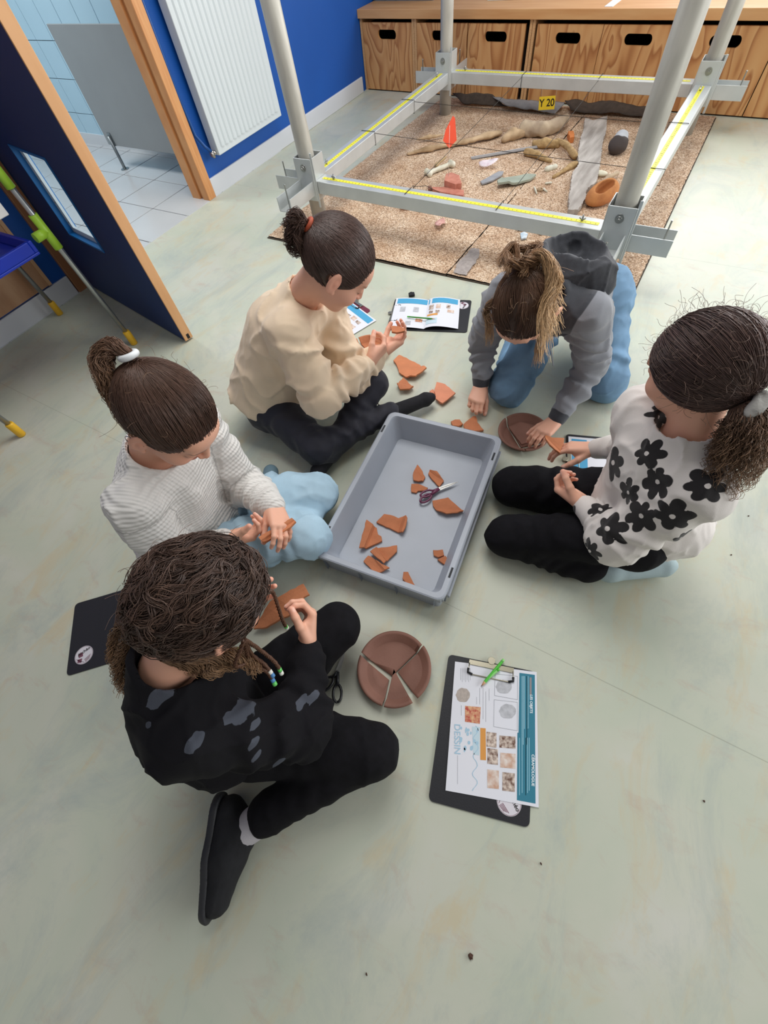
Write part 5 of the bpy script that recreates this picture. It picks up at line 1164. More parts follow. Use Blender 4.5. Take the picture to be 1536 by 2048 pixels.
def shell(name, label, px_, z, R_, c1, c2, rz, tilt):
    s = B(); n, mrow = 26, 8; rows = []
    for i in range(mrow+1):
        rr = R_*(i/mrow)**.9; row = []
        for k in range(n+1):
            a = math.radians(-75+150*k/n); w = 1+.05*math.cos(k*2*math.pi/2)*(i/mrow); row.append(s.bm.verts.new((rr*math.cos(a)*w, rr*math.sin(a)*1.05*w, .30*R_*math.sin(math.pi*.62*i/mrow+.2)+.001*(k % 2))))
        rows.append(row)
    for i in range(mrow):
        for k in range(n): f = s.bm.faces.new((rows[i][k], rows[i][k+1], rows[i+1][k+1], rows[i+1][k])); f.smooth = True
    bmesh.ops.remove_doubles(s.bm, verts=s.bm.verts[:], dist=.0004); bmesh.ops.solidify(s.bm, geom=s.bm.faces[:], thickness=.0018)
    o = s.obj(name, M('shell_'+name+label[:4], c1, rough=.4, col2=c2, scale=45, bump=.1)); p = K(*px_, z); o.location = tuple(p); o.rotation_euler = (tilt[0], tilt[1], rz); return tag(o, label, 'shell')
shell('scallop_shell', 'white and violet scallop shell near the metal strip', z7(955, 590), .030, .058, 'e6dfe6', 'b58aa5', 3.4, (3.5, .3))if False else shell('scallop_shell', 'white and violet scallop shell near the metal strip', z7(990, 560), .034, .062, 'fbf6f8', 'ecd6df', YAW-2.2, (.25, .35))
shell('scallop_shell', 'pink scallop shell in front of the near beam', (890, 449), .022, .052, 'e3b9ae', 'c28d84', YAW+2.7, (.1, .15))
ST = M('zinc_strip', 'b2b7be', rough=.4, metal=.1)
p, q = K(*z7(785, 525), .016), K(*z7(1510, 395), .018); d_ = unit(q-p); s = B(); Ls = float(np.linalg.norm(q-p)); s.box(0, Ls, -.018, .018, 0, .003); s.box(0, Ls, -.018, -.015, 0, .014)
o = s.obj('metal_strip', ST); o.location = (p[0], p[1], .013); o.rotation_euler = (0, 0, math.atan2(d_[1], d_[0])); tag(o, 'thin grey metal angle strip left of the mossy sticks', 'strip')
SL = M('slate', '96989d', rough=.6, var=.12, scale=20, bump=.3, bscale=60); SG = M('green_slate', '9aa294', rough=.6, var=.12, scale=20, bump=.3)
slab('slate_blade', 'small grey slate blade in front of the white shell', 'slate', [z7(880, 800), z7(940, 770), z7(1080, 690), z7(1135, 690), z7(1120, 725), z7(1010, 790), z7(900, 825)], .016, .009, SL, jag=.001)
slab('slate_blade', 'long curved grey-green slate blade right of the small one', 'slate', [z7(1060, 820), z7(1150, 765), z7(1290, 745), z7(1400, 722), z7(1490, 730), z7(1430, 780), z7(1300, 815), z7(1180, 835), z7(1070, 850)], .020, .012, SG, jag=.001, fold=[(z7(1200, 800), z7(1060, 850), .03, .012)])
RD = M('red_clay', 'cb8a76', rough=.9, col2='b36f5c', scale=25, bump=.4, bscale=80)
slab('brick_fragment', 'red brick fragment with a dark broken face at the foot of the flag', 'brick', [z7(485, 850), z7(505, 775), z7(560, 760), z7(650, 790), z7(672, 880), z7(600, 890)], .016, .035, RD, jag=.003, seed=2)
slab('tile_fragment', 'flat red tile fragment partly hidden by the near beam', 'tile', [z7(350, 870), z7(480, 870), z7(700, 905), z7(690, 960), z7(560, 945), z7(360, 900)], .012, .012, RD, jag=.003, seed=3)
slab('brick_fragment', 'little brown clay crumb left of the red tile fragment', 'brick', [z7(305, 860), z7(340, 850), z7(355, 885), z7(310, 890)], .014, .012, M('brown_clay', '7c5446', rough=.9), jag=.002)
fp = K(*z7(530, 775), .03); top = K(*z7(640, 250), .17); ftop = fp+(V3(0, 0, 1)*.19)
fl_ = thing('marker_flag', 'orange marker flag on a thin wire pin in the sand', 'flag', fp)
pole_top = None
best = min(np.arange(.05, .4, .005), key=lambda z: abs(((lambda q: 1024-FOC*(q @ AU)/(q @ AF))(np.array([fp[0], fp[1], z])-CAMP))-(220+400/5.486)))
zz0 = best; B().tube([(0, 0, -.02), (0, 0, zz0-fp[2]+.09)], .0013, 6).obj('pin', CORDW, fl_)
s = B(); cF_ = [(0, -.01), (-.036, .03), (-.022, .075), (.016, .128), (.028, .118), (.042, .02)]
s.prism([(x, y) for x, y in cF_], -.0006, .0006).xf(T(0, 0, zz0-fp[2], rz=YAW) @ RTi); s.obj('flag_sheet', M('signal_orange', 'ff6244', rough=.5), fl_)
slab('pottery_disc', 'pale green oval shard left of the orange one', 'shard', [z4(0, 570), z4(30, 575), z4(68, 590), z4(60, 600), z4(10, 600), z4(-30, 580)], .014, .008, M('green_glaze', 'a9b48c', rough=.5))
slab('pottery_disc', 'orange half-round shard in front of the near beam', 'shard', [z4(92, 585), z4(130, 592), z4(162, 610), z4(158, 624), z4(120, 618), z4(98, 603)], .022, .010, M('orange_glaze', 'e0963c', rough=.45), tilt=.12)
BGZ = M('blue_white_glaze', '9fbcd0', rough=.35, col2='dfe6ea', scale=60)
slab('glazed_sherd', 'small blue and white sherd in front of the near beam', 'sherd', [z4(797, 765), z4(820, 757), z4(840, 768), z4(832, 792), z4(802, 797)], .014, .008, BGZ)
slab('glazed_sherd', 'tiny blue-white sherd just under the near beam', 'sherd', [z4(897, 752), z4(915, 748), z4(935, 758), z4(920, 770), z4(902, 765)], .014, .008, BGZ)
slab('glazed_sherd', 'brown sherd at the edge of the near beam shadow', 'sherd', [z4(780, 728), z4(820, 730), z4(818, 745), z4(782, 742)], .014, .010, M('brown_glaze', '7d5a4a', rough=.5))
slab('glazed_sherd', 'lilac sherd just behind the grey hood', 'sherd', [z4(1065, 815), z4(1090, 812), z4(1095, 828), z4(1068, 832)], .014, .008, M('lilac_glaze', '9a98b4', rough=.5))
for i, (za, zb_, lab) in enumerate((((185, 990), (215, 1070), 'upright little white bone fragment'), ((300, 1010), (345, 1045), 'rightmost of the three little bone fragments'), ((330, 940), (400, 930), 'tiny grey-white bone near the tapering stick'), ((345, 760), (450, 730), 'white flint pebble above the tapering stick'))):
    a_, b_ = K(*z6(*za), .020), K(*z6(*zb_), .020); r0 = .016 if i == 3 else .0055
    blob('bone_fragment' if i < 3 else 'pebble', lab, 'bone' if i < 3 else 'pebble', [('u', cone(a_, b_, r0, r0*.9), .004), ('d', lambda Q: .0015*noise3(Q, 90, 3), 0)], *bounds([a_, b_], r0+.008), .0025, BONE, 'small bones by the plank' if i < 3 else None)
a_ = K(*z6(255, 1020), .02); blob('bone_fragment', 'little knuckle bone with a dark hole between the two slivers', 'bone', [('u', ell(a_, (.018, .014, .011)), .004), ('s', ell(a_+C(.005, -.006, .004), (.006, .006, .009)), .002)], a_-.03, a_+.03, .0025, M('brown_bone', 'a98f70', rough=.7), 'small bones by the plank')
a_ = K(*z6(1040, 815), .022); blob('pebble', 'pale rounded pebble right of the plank above the root', 'pebble', [('u', ell(a_, (.035, .020, .014)), .004), ('d', lambda Q: .002*noise3(Q, 60, 3), 0)], a_-.05, a_+.05, .003, M('pale_flint', 'ddd8c0', rough=.6))
# geotextile rag at the back of the mat
def rag(label, pxs, z, mat, seed):
    A, Bq, Cq, D = [K(*p, zz) for p, zz in zip(pxs, z)]; n, mrow = 26, 7; V = []
    for j in range(mrow+1):
        for i in range(n+1):
            u, v = i/n, j/mrow; p = (A*(1-u)+Bq*u)*(1-v)+(D*(1-u)+Cq*u)*v; V.append(p)
    V = np.array(V); V[:, 2] += .012*noise3(V, 18, seed)*1.0+.004*noise3(V, 60, seed); V[:, 1] += .01*noise3(V, 22, seed+3); V[:, 2] = np.maximum(V[:, 2], .016)
    i, j = np.meshgrid(np.arange(n), np.arange(mrow)); a = (j*(n+1)+i).ravel(); F = np.stack([a, a+1, a+n+2, a+n+1], 1); base = V.mean(0); base[2] = V[:, 2].min()
    o = np_mesh('cloth_rag', V-base, F, mat, loc=base); md = o.modifiers.new('thick', 'SOLIDIFY'); md.thickness = .004; return tag(o, label, 'cloth')
RG = M('grey_felt', '929294', rough=.95, var=.1, scale=30, bump=.4, bscale=200); RG2 = M('dark_felt', '4a4038', rough=.95, var=.2, scale=30, bump=.4, bscale=200)
rag('grey felt strip with a torn edge behind the hollow branch', [(985, 196), (1130, 205), (1110, 226), (1015, 215)], (.05, .04, .03, .03), RG, 2)
rag('dark crumpled felt along the back left edge of the mats', [(905, 185), (985, 188), (1015, 212), (930, 208)], (.06, .07, .02, .02), RG2, 5)
rag('dark crumpled felt along the back right edge of the mats', [(1130, 200), (1310, 215), (1300, 235), (1140, 225)], (.05, .04, .02, .02), RG2, 6)
slab('dark_patch', 'dark worn patch in the sand in front of the near beam', 'patch', [z4(520, 845), z4(565, 850), z4(560, 900), z4(490, 1000), z4(420, 985), z4(440, 930)], .0135, .0035, M('bare_backing', '938b88', rough=.95, col2='aaa19c', scale=60, bump=.4, bscale=200), jag=.004)
# ------------------------------------------------------------ the grey crate and everything around it
CZ = .092
Rm = np.array([K(*q, CZ) for q in ((785, 825), (1000, 875), (883, 1205), (630, 1105))]); cc_ = Rm.mean(0)
dl = unit((Rm[0]+Rm[1])/2-(Rm[2]+Rm[3])/2); can = math.atan2(dl[1], dl[0])
crate('stacking_crate', 'open grey plastic crate of pottery shards in the middle of the children', (cc_[0], cc_[1], 0.0), can, .605, .405, CZ, CG)
ck = [o for o in bpy.data.objects if o.name.startswith('stacking_crate')][-1]
SLT = M('slot_dark', '2c2f33', rough=.7)
for (x, y) in ((.215, .194), (-.215, .194), (.215, -.194), (-.215, -.194)): B().box(x-.016, x+.016, y-.003, y+.003, CZ+.0015, CZ+.0028).obj('hinge_slot', SLT, ck)
s = B(); s.box(-.27, .27, -.210, -.203, CZ-.045, CZ-.030); s.box(-.27, .27, -.2035, -.2005, CZ-.030, CZ-.004); s.bevel(.001, 1); s.obj('side_rail', CG, ck)
TR = M('terracotta', 'bd7650', rough=.85, var=.10, scale=25, bump=.25, bscale=160); TRP = M('pink_terracotta', 'd98d6d', rough=.8, var=.07, scale=25, bump=.2, bscale=160); TRL = M('orange_terracotta', 'cb8158', rough=.8, var=.08, scale=25, bump=.2, bscale=160)
zc = Zm(620, 800, 3.84); FL = .0115; g_ = 'terracotta shards inside the grey crate'
def shard(label, f, pts, z, th=.007, mat=TR, group=None, fold=None, tilt=0.0, jag=.0018, seed=0):
    return slab('pottery_shard', label, 'shard', [f(*p) for p in pts], z, th, mat, group, tilt, jag, seed, fold=[(f(*a), f(*b), w, h) for a, b, w, h in fold] if fold else None)
shard('leaf-shaped terracotta shard farthest back in the crate', zc, [(825, 502), (865, 555), (886, 600), (870, 630), (835, 637), (795, 628), (790, 590)], FL, group=g_, seed=1, fold=[((835, 560), (790, 580), .01, .004)])
shard('oval terracotta shard right of the leaf-shaped one', zc, [(920, 545), (975, 560), (1028, 630), (995, 675), (940, 620), (908, 575)], FL, group=g_, seed=2, fold=[((975, 600), (1010, 570), .01, .005)])
shard('ragged shard lying under the purple scissor handles', zc, [(780, 650), (830, 650), (905, 680), (890, 705), (830, 705), (815, 720), (778, 712)], FL, .006, group=g_, seed=3)
shard('large fan-shaped shard in front of the scissors', zc, [(940, 780), (1060, 755), (1120, 810), (1180, 862), (1130, 885), (1050, 892), (985, 870), (945, 820)], FL, group=g_, seed=4, fold=[((1040, 850), (1040, 900), .012, .010)])
shard('broad wavy-edged shard in the middle left of the crate', zc, [(570, 882), (620, 890), (680, 915), (735, 900), (750, 925), (740, 985), (715, 1035), (640, 1005), (560, 968), (510, 945)], FL, group=g_, seed=5, fold=[((700, 960), (745, 970), .012, .012)])
shard('ridged triangular rim shard near the left wall of the crate', zc, [(440, 940), (515, 990), (525, 1040), (550, 1055), (555, 1090), (430, 1150), (383, 1155), (405, 1060)], FL, .008, group=g_, seed=6, fold=[((470, 1060), (430, 1050), .006, .012)])
shard('pointed shard with a step lying above the lowest left one', zc, [(465, 1180), (520, 1145), (670, 1122), (668, 1170), (610, 1225), (570, 1270), (505, 1215)], FL+.002, .007, group=g_, seed=7, fold=[((560, 1190), (520, 1215), .006, .010)])
shard('lowest left shard with two points in the crate', zc, [(450, 1200), (500, 1235), (615, 1300), (515, 1340), (470, 1305), (412, 1245)], FL, .007, group=g_, seed=8, fold=[((520, 1270), (560, 1240), .006, .006)])
shard('narrow upright shard at the near wall of the crate', zc, [(720, 1335), (755, 1335), (810, 1442), (760, 1440), (713, 1385)], FL, .016, group=g_, seed=9, jag=.001)
shard('tiny square shard near the right wall of the crate', zc, [(945, 1160), (1020, 1155), (1030, 1200), (985, 1215), (950, 1200)], FL, .007, group=g_, seed=10, jag=.001)
shard('wedge shard touching the tiny square one', zc, [(978, 1232), (1040, 1203), (1070, 1250), (1056, 1290)], FL, .008, group=g_, seed=11)
za = Zm(640, 560, 4.8); zb2 = Zm(760, 740, 6.4); zs = Zm(460, 980, 5.12); z9 = Zm(980, 800, 5.908)
g2 = 'terracotta shards on the floor'
shard('large jagged orange shard by the cream sleeve', za, [(760, 730), (910, 800), (1000, 860), (1025, 880), (920, 960), (840, 960), (760, 900), (745, 850), (705, 785)], .004, .008, TRL, g2, seed=12, fold=[((900, 890), (960, 930), .02, .014)], jag=.0025)
shard('small curved shard tucked against the navy knee', za, [(800, 945), (850, 1000), (900, 1050), (860, 1080), (770, 1085), (740, 1020)], .004, .008, TR, g2, seed=13, fold=[((830, 1020), (800, 1080), .012, .012)])
shard('pink squarish shard beside the black sock', za, [(1120, 990), (1200, 1010), (1300, 1095), (1175, 1195), (1110, 1150), (1098, 1060)], .012, .007, TRP, g2, seed=14)
shard('thin pink sliver under the squarish pink shard', za, [(1052, 1078), (1085, 1060), (1180, 1185), (1150, 1195)], .002, .008, TRP, g2, seed=15)
shard('small red-brown shard behind the crate rim', zb2, [(905, 680), (960, 655), (1020, 655), (1060, 712), (1000, 740), (930, 730)], .002, .010, TR, g2, seed=16)
shard('pointed shard behind the crate below the resting fist', zb2, [(1065, 715), (1150, 640), (1190, 610), (1225, 610), (1245, 690), (1325, 785), (1200, 800), (1080, 770)], .002, .009, TR, g2, seed=17)
shard('broad curved terracotta piece in front of the black-clothed child', zs, [(765, 980), (820, 1080), (760, 1110), (745, 1240), (540, 1310), (350, 1390), (210, 1400), (250, 1350), (430, 1160)], .045, .010, TRL, None, seed=18, fold=[((600, 1180), (480, 1380), .10, -.030), ((600, 1140), (560, 1060), .03, .012)])
shard('shard held between the hands of the child in cream', za, [(675, 455), (760, 460), (818, 480), (812, 505), (740, 520), (690, 512)], .282, .007, TR, None, seed=19)
shard('long rim shard held by the child in the white jumper', zs, [(310, 512), (345, 550), (400, 530), (500, 475), (620, 400), (682, 335), (650, 312), (560, 380), (380, 470)], .238, .009, TRL, None, seed=20, fold=[((500, 450), (460, 400), .01, .008)])
shard('curved shard held by the child in the flower sweatshirt', z9, [(650, 430), (730, 460), (870, 465), (860, 540), (815, 655), (760, 635), (690, 575), (650, 500)], .128, .008, TRL, None, seed=21, fold=[((760, 560), (700, 590), .02, .012)])
# ---- saucers broken into pieces
def saucer_piece(name, label, ctr, R_, rot, cuts, mat, group, off=(0, 0), lift=0.0, grooves=True):
    s = B(); r = R_; prof = [(0, .0), (r*.74, .0), (r*.80, .002), (r*.95, .024), (r, .025), (r, .0285), (r*.955, .030), (r*.90, .0285), (r*.76, .0075), (r*.74, .007), (r*.60, .0062), (0, .0062)]
    s.lathe(prof, 72); bmesh.ops.recalc_face_normals(s.bm, faces=s.bm.faces[:])
    for (px1, px2, keep) in cuts:
        a = Vector(K(*px1, .012)-ctr); b = Vector(K(*px2, .012)-ctr); kp = Vector(K(*keep, .012)-ctr); a.z = b.z = kp.z = 0; d = b-a; n = Vector((-d.y, d.x, 0)).normalized()
        if (kp-a).dot(n) > 0: n = -n
        r_ = bmesh.ops.bisect_plane(s.bm, geom=s.bm.verts[:]+s.bm.edges[:]+s.bm.faces[:], plane_co=a-n*.0002, plane_no=n, clear_outer=True)
        ed = [e for e in s.bm.edges if e.is_boundary]
        if ed: bmesh.ops.holes_fill(s.bm, edges=ed, sides=0)
    for f in s.bm.faces: f.smooth = len(f.verts) <= 4
    o = s.obj(name, mat); o.location = (ctr[0]+off[0], ctr[1]+off[1], lift); 
    return tag(o, label, 'saucer', group)
BRN = M('brown_clay_saucer', '8e6557', rough=.7, col2='7c5547', scale=9, bump=.1, bscale=200)
z5 = Zm(640, 1220, 6.4); c0 = K(788, 1337, .012); R0 = .5*float(np.linalg.norm(K(716, 1337, .025)-K(861, 1337, .025)))
gs = 'pieces of the broken brown saucer beside the black scissors'
ap, a2 = z5(915, 835), z5(975, 785)
LC, BC, RB, RT = z5(550, 568), z5(806, 1240), z5(1200, 1150), z5(1335, 438)
saucer_piece('saucer_piece', 'largest back piece of the broken brown saucer near the scissors', c0, R0, 0, [(LC, ap, z5(900, 400)), (a2, RT, z5(900, 400))], BRN, gs)
saucer_piece('saucer_piece', 'left piece of the broken brown saucer near the scissors', c0, R0, 0, [(z5(545, 590), z5(880, 870), z5(600, 950)), (z5(885, 885), BC, z5(600, 950))], BRN, gs, off=tuple(C(-.0015, -.002)[:2]))
saucer_piece('saucer_piece', 'small front piece of the broken brown saucer near the scissors', c0, R0, 0, [(z5(905, 880), z5(820, 1240), z5(1000, 1100)), (z5(985, 815), z5(1160, 1130), z5(1000, 1100))], BRN, gs, off=tuple(C(.0, -.003)[:2]))
saucer_piece('saucer_piece', 'right piece of the broken brown saucer near the scissors', c0, R0, 0, [(z5(975, 795), z5(1330, 460), z5(1250, 800)), (z5(985, 800), z5(1215, 1120), z5(1250, 800))], BRN, gs, off=tuple(C(.003, .0)[:2]))
c1_ = K(1046, 868, .012); R1 = .5*float(np.linalg.norm(K(995, 868, .025)-K(1097, 868, .025))); gs2 = 'pieces of the brown saucer under the grey sleeve'
saucer_piece('saucer_piece', 'back half of the brown saucer under the hand of the child in grey', c1_, R1, 0, [(z9(190, 240), z9(380, 560), z9(450, 260)), (z9(370, 545), z9(690, 470), z9(450, 260))], BRN, gs2)
saucer_piece('saucer_piece', 'left front piece of the brown saucer under the hand of the child in grey', c1_, R1, 0, [(z9(180, 250), z9(370, 565), z9(150, 450))], BRN, gs2, off=tuple(C(-.002, -.001)[:2]))
saucer_piece('saucer_piece', 'right front piece of the brown saucer under the hand of the child in grey', c1_, R1, 0, [(z9(190, 258), z9(372, 565), z9(600, 560)), (z9(372, 560), z9(690, 490), z9(600, 560))], BRN, gs2, off=tuple(C(.001, -.003)[:2]))
slab('saucer_piece', 'flat triangular middle piece lying in the brown saucer under the grey sleeve', 'saucer', [z9(215, 330), z9(360, 270), z9(520, 310), z9(560, 400), z9(480, 500), z9(370, 535)], .0075, .006, BRN, gs2, jag=.001)
c2_ = K(738, 702, .012); R2 = .088; gs3 = 'pieces of the terracotta saucer in front of the child in cream'
saucer_piece('saucer_piece', 'left piece of the terracotta saucer in front of the child in cream', c2_, R2, 0, [(za(310, 540), za(480, 700), za(250, 650))], TRL, gs3, off=tuple(C(-.004, 0)[:2]))
saucer_piece('saucer_piece', 'middle piece of the terracotta saucer in front of the child in cream', c2_, R2, 0, [(za(325, 535), za(480, 690), za(450, 560)), (za(492, 480), za(480, 700), za(430, 560))], TR, gs3)
saucer_piece('saucer_piece', 'right piece of the terracotta saucer in front of the child in cream', c2_, R2, 0, [(za(502, 480), za(492, 760), za(560, 600))], TR, gs3, off=tuple(C(.002, 0)[:2]))
shard('upright shard leaning by the cream sleeve', za, [(180, 470), (215, 480), (232, 560), (225, 590), (190, 540)], .02, .008, TR, None, seed=22)
# ---- clipboards
BK = M('black_board', '1e1f25', rough=.55, bump=.1, bscale=300); PP = M('white_paper', 'e4e6ee', rough=.75); TEAL = M('teal_print', '2f7c93', rough=.7); SKY = M('sky_print', '4aa3cf', rough=.7); LTX = M('pale_blue_ink', '9ccbdb', rough=.7); GTX = M('grey_ink', '8a8d94', rough=.7)
OR = M('orange_band', 'dc9a4c', rough=.7); PH = M('photo_print', '6b4a3c', rough=.7, col2='e2d3c6', scale=110, detail=2); PH2 = M('photo_print_pale', 'c9a189', rough=.7, col2='e6dcd4', scale=70); SK = M('sketch_print', 'aeb0b6', rough=.7, col2='c8cad0', scale=90); BUR = M('burgundy_ink', '7a4a5c', rough=.7); LBL = M('outline_blue_ink', 'a8cbe0', rough=.7); RED = M('red_print', 'b8473f', rough=.7, col2='e0b58a', scale=130, detail=1)
STL = M('nickel', 'b9b39f', rough=.28, metal=.85); RUB = M('black_rubber_tip', '17171b', rough=.6); MAR = M('maroon_board', '6f2c40', rough=.5)
def local(o): mi = (Matrix.Translation(o.location) @ o.rotation_euler.to_matrix().to_4x4()).inverted(); return lambda px_, z: mi @ Vector(K(*px_, z))
def clipboard(label, ctr, ang, bm_=BK, w=.232, h=.318, z=0.0, clip=True, tip=True):
    t = thing('clipboard', label, 'clipboard', (ctr[0], ctr[1], z), ang)
    s = B(); P = []
    for cx, cy, a0 in ((w/2-.012, h/2-.012, 0), (-w/2+.012, h/2-.012, 90), (-w/2+.012, -h/2+.012, 180), (w/2-.012, -h/2+.012, 270)):
        for k in range(5): a = math.radians(a0+22.5*k); P.append((cx+.012*math.cos(a), cy+.012*math.sin(a)))
    s.prism(P, 0, .0032); s.obj('board', bm_, t)
    if clip:
        cl = B(); cl.box(-.058, .058, h/2-.016, h/2-.004, .0055, .0072); cl.box(-.058, .058, h/2-.005, h/2-.003, .0032, .0072); cl.tube([(0, h/2+.004, .006), (0, h/2+.004, .0085)], .010, 16); cl.bevel(.0005, 1); c = cl.obj('clip', STL, t)
        s = B(); s.tube([(-.056, h/2-.012, .0075), (-.058, h/2-.034, .008), (-.052, h/2-.040, .007), (.052, h/2-.040, .007), (.058, h/2-.034, .008), (.056, h/2-.012, .0075)], .0014, 6); s.obj('wire', STL, c)
        for sx in (-1, 1): B().tube([(sx*.0575, h/2-.026, .0078), (sx*.058, h/2-.036, .0078), (sx*.046, h/2-.040, .0072)], .0032, 8).obj('rubber_tip', RUB, c)
    return t
def sticker(t, x, y, r, z, rot=0):
    st = B().tube([(x, y, z), (x, y, z+.0004)], r, 40).obj('sticker', M('sticker_white', 'dcd9e0', rough=.5), t)
    s = B(); zz = z+.0006; mt = T(x, y, zz, rot)
    def poly(pts): s.bm.faces.new([s.bm.verts.new(mt @ Vector((px_*r, py_*r, 0))) for px_, py_ in pts])
    def ln(a, b, w=.03):
        d = Vector((b[0]-a[0], b[1]-a[1])).normalized(); n = (-d.y*w, d.x*w); poly([(a[0]-n[0], a[1]-n[1]), (b[0]-n[0], b[1]-n[1]), (b[0]+n[0], b[1]+n[1]), (a[0]+n[0], a[1]+n[1])])
    for k in range(28): a0, a1 = 2*math.pi*k/28, 2*math.pi*(k+1)/28; ln((.95*math.cos(a0), .95*math.sin(a0)), (.95*math.cos(a1), .95*math.sin(a1)), .014)
    poly([(-.55, -.1), (-.1, -.1), (-.05, .3), (-.3, .45), (-.6, .3)]); poly([(-.75, -.55), (-.35, -.75), (-.2, -.3), (-.7, -.2)])
    for k in range(5): ln((-.85+k*.12, -.1-k*.12), (-.55+k*.13, -.45-k*.10), .02)
    for k in range(4): ln((0.0+.03*k, -.55-.1*k), (.75-.06*k, -.25-.12*k), .025)
    s.obj('emblem', BUR, st)
    text('Archéo', r*.46, INK, st, T(x, y, zz+.0002, rot+.25) @ T(r*.15, r*.35, 0), ext=.0001, font_w=.0002)
    for k in range(2): pass
    return st
def prints(t, f, z, items, name='print'):
    """items: (material, [zoom points])"""
    lc = local(t); mats = []; s = B()
    for k, (mt, pts) in enumerate(items):
        if mt not in mats: mats.append(mt)
        P = [lc(f(*p), z+t.location.z) for p in pts]; s.quad([(p.x, p.y, z+.00025+.00003*(k % 5)) for p in P], mats.index(mt))
    return s.obj(name, mats, t)
def rowln(f0, x, y0, y1, w): return [(x-w, y0), (x+w, y0), (x+w, y1), (x-w, y1)]
z8 = Zm(840, 1290, 5.39)
bc = [K(*z8(*p), .002) for p in ((305, 108), (1250, 280), (1175, 1960), (90, 1690))]; ctr = sum(bc)/4; up_ = unit((bc[0]+bc[1])/2-(bc[2]+bc[3])/2); an = math.atan2(up_[1], up_[0])-math.pi/2
cb = clipboard('black clipboard with a printed worksheet lying nearest the camera', ctr, an, w=float(np.linalg.norm(bc[0]-bc[1])*.5+np.linalg.norm(bc[2]-bc[3])*.5), h=float(np.linalg.norm(bc[0]-bc[3])*.5+np.linalg.norm(bc[1]-bc[2])*.5))
lc = local(cb); p = lc(z8(960, 1690), .0035); sticker(cb, p.x, p.y, .0275, .0033, -1.2)
ws = thing('worksheet', 'white worksheet with a teal band clipped to the nearest clipboard', 'paper', (ctr[0], ctr[1], .0040), an); lw = local(ws)
cs = [lw(z8(*p), .0045) for p in ((378, 178), (1258, 292), (1280, 1752), (275, 1568))]
B().prism([(q.x, q.y) for q in cs], 0, .0007).obj('sheet', PP, ws)
it = [(TEAL, [(1072, 300), (1238, 322), (1245, 1710), (1045, 1672), (1050, 945), (1062, 945)])]
for k in range(6): it.append((LTX, rowln(0, 1100+k*13, 335, 1245-(k % 3)*170 if k < 5 else 900, 3.0)))
for k in range(6): it.append((LTX, rowln(0, 1082+k*19 if k else 1072, 1000, 1620-(k % 3)*25, 3.0)))
it += [(M('grey_bar', '8e8a8c', rough=.7), rowln(0, 1192, 350, 540, 11)), (MATS['grey_bar'], rowln(0, 1212, 1020, 1190, 11))]
for (x0, y0, x1, y1) in ((810, 310, 1052, 580), (800, 590, 1050, 915)):
    for a, b in (((x0, y0), (x1, y0+28)), ((x1, y0+28), (x1, y1+10)), ((x1, y1+10), (x0-6, y1-35)), ((x0-6, y1-35), (x0, y0))):
        d = np.array(b)-np.array(a); n = np.array([-d[1], d[0]])/np.linalg.norm(d)*1.6; it.append((GTX, [tuple(np.array(a)-n), tuple(np.array(b)-n), tuple(np.array(b)+n), tuple(np.array(a)+n)]))
def disc(cx, cy, rx, ry, n=18): return [(cx+rx*math.cos(6.2832*k/n)*(1+.06*math.sin(3*k)), cy+ry*math.sin(6.2832*k/n)*(1+.06*math.cos(2*k))) for k in range(n)]
it += [(SK, disc(905, 450, 85, 75)), (SK, disc(945, 715, 90, 80)), (M('coin_print', 'bfb4ab', rough=.7, col2='a99f98', scale=120), disc(463, 540, 75, 78)), (RED, [(485, 655), (655, 670), (645, 850), (485, 828)]), (OR, [(650, 893), (708, 898), (712, 1243), (650, 1238)])]
for (x0, y0, x1, y1, mt) in ((718, 935, 825, 1095, PH), (855, 975, 1030, 1105, PH), (725, 1110, 840, 1280, PH), (865, 1160, 1030, 1320, PH2), (725, 1340, 850, 1540, PH2), (888, 1370, 1022, 1570, PH)): it.append((mt, [(x0, y0), (x1, y0+14), (x1, y1+14), (x0, y1)]))
for k in range(7): it.append((GTX, rowln(0, 440+k*17, 250, 400 if k % 2 else 380, 1.4)))
for k, (x, y0, y1) in enumerate(((645, 460, 640), (710, 500, 830), (745, 470, 600), (680, 460, 800), (445, 650, 760), (405, 1190, 1500), (610, 560, 640))): it.append((GTX, rowln(0, x, y0, y1, 1.5)))
rs = np.random.RandomState(5)
cur = (600, 870)
for k in range(26):
    a = (600+28*math.sin(k*.9)-(8 if k > 14 else 0), 870+k*27); b = (600+28*math.sin((k+1)*.9)-(8 if k > 13 else 0), 870+(k+1)*27); it.append((LBL, [(a[0]-4, a[1]), (a[0]+4, a[1]), (b[0]+4, b[1]), (b[0]-4, b[1])]))
for k in range(16): x, y = 440+rs.rand()*180, 870+rs.rand()*300; it.append((LBL, disc(x, y, 8+rs.rand()*10, 14+rs.rand()*14, 8)))
it.append((M('pale_blue_wash', 'c5dbe6', rough=.7), [(560, 880), (645, 885), (640, 1190), (575, 1180)]))
prints(ws, z8, .0007, [it[-1]]+it[:-1])
def ws_text(body, a, b, size, mt):
    pa, pb = lw(z8(*a), .005), lw(z8(*b), .005); c = (pa+pb)/2; d = pb-pa; o = text(body, size, mt, ws, T(c.x, c.y, .00115, math.atan2(d.y, d.x)), ext=.0001, font_w=.0002); return o
wt = M('white_ink', 'e8f2f6', rough=.6)
ws_text('LES OBJETS', (1198, 548), (1198, 722), .0088, wt); ws_text('CÉRAMOLOGUE', (1217, 1200), (1217, 1500), .0088, wt); ws_text('DESSIN', (400, 850), (400, 1180), .021, LBL)
GP = M('green_pencil', '4fbf3a', rough=.4); GP2 = M('pale_green_pencil', '8fdc7c', rough=.35); LD = M('pencil_wood', 'c79b74', rough=.7)
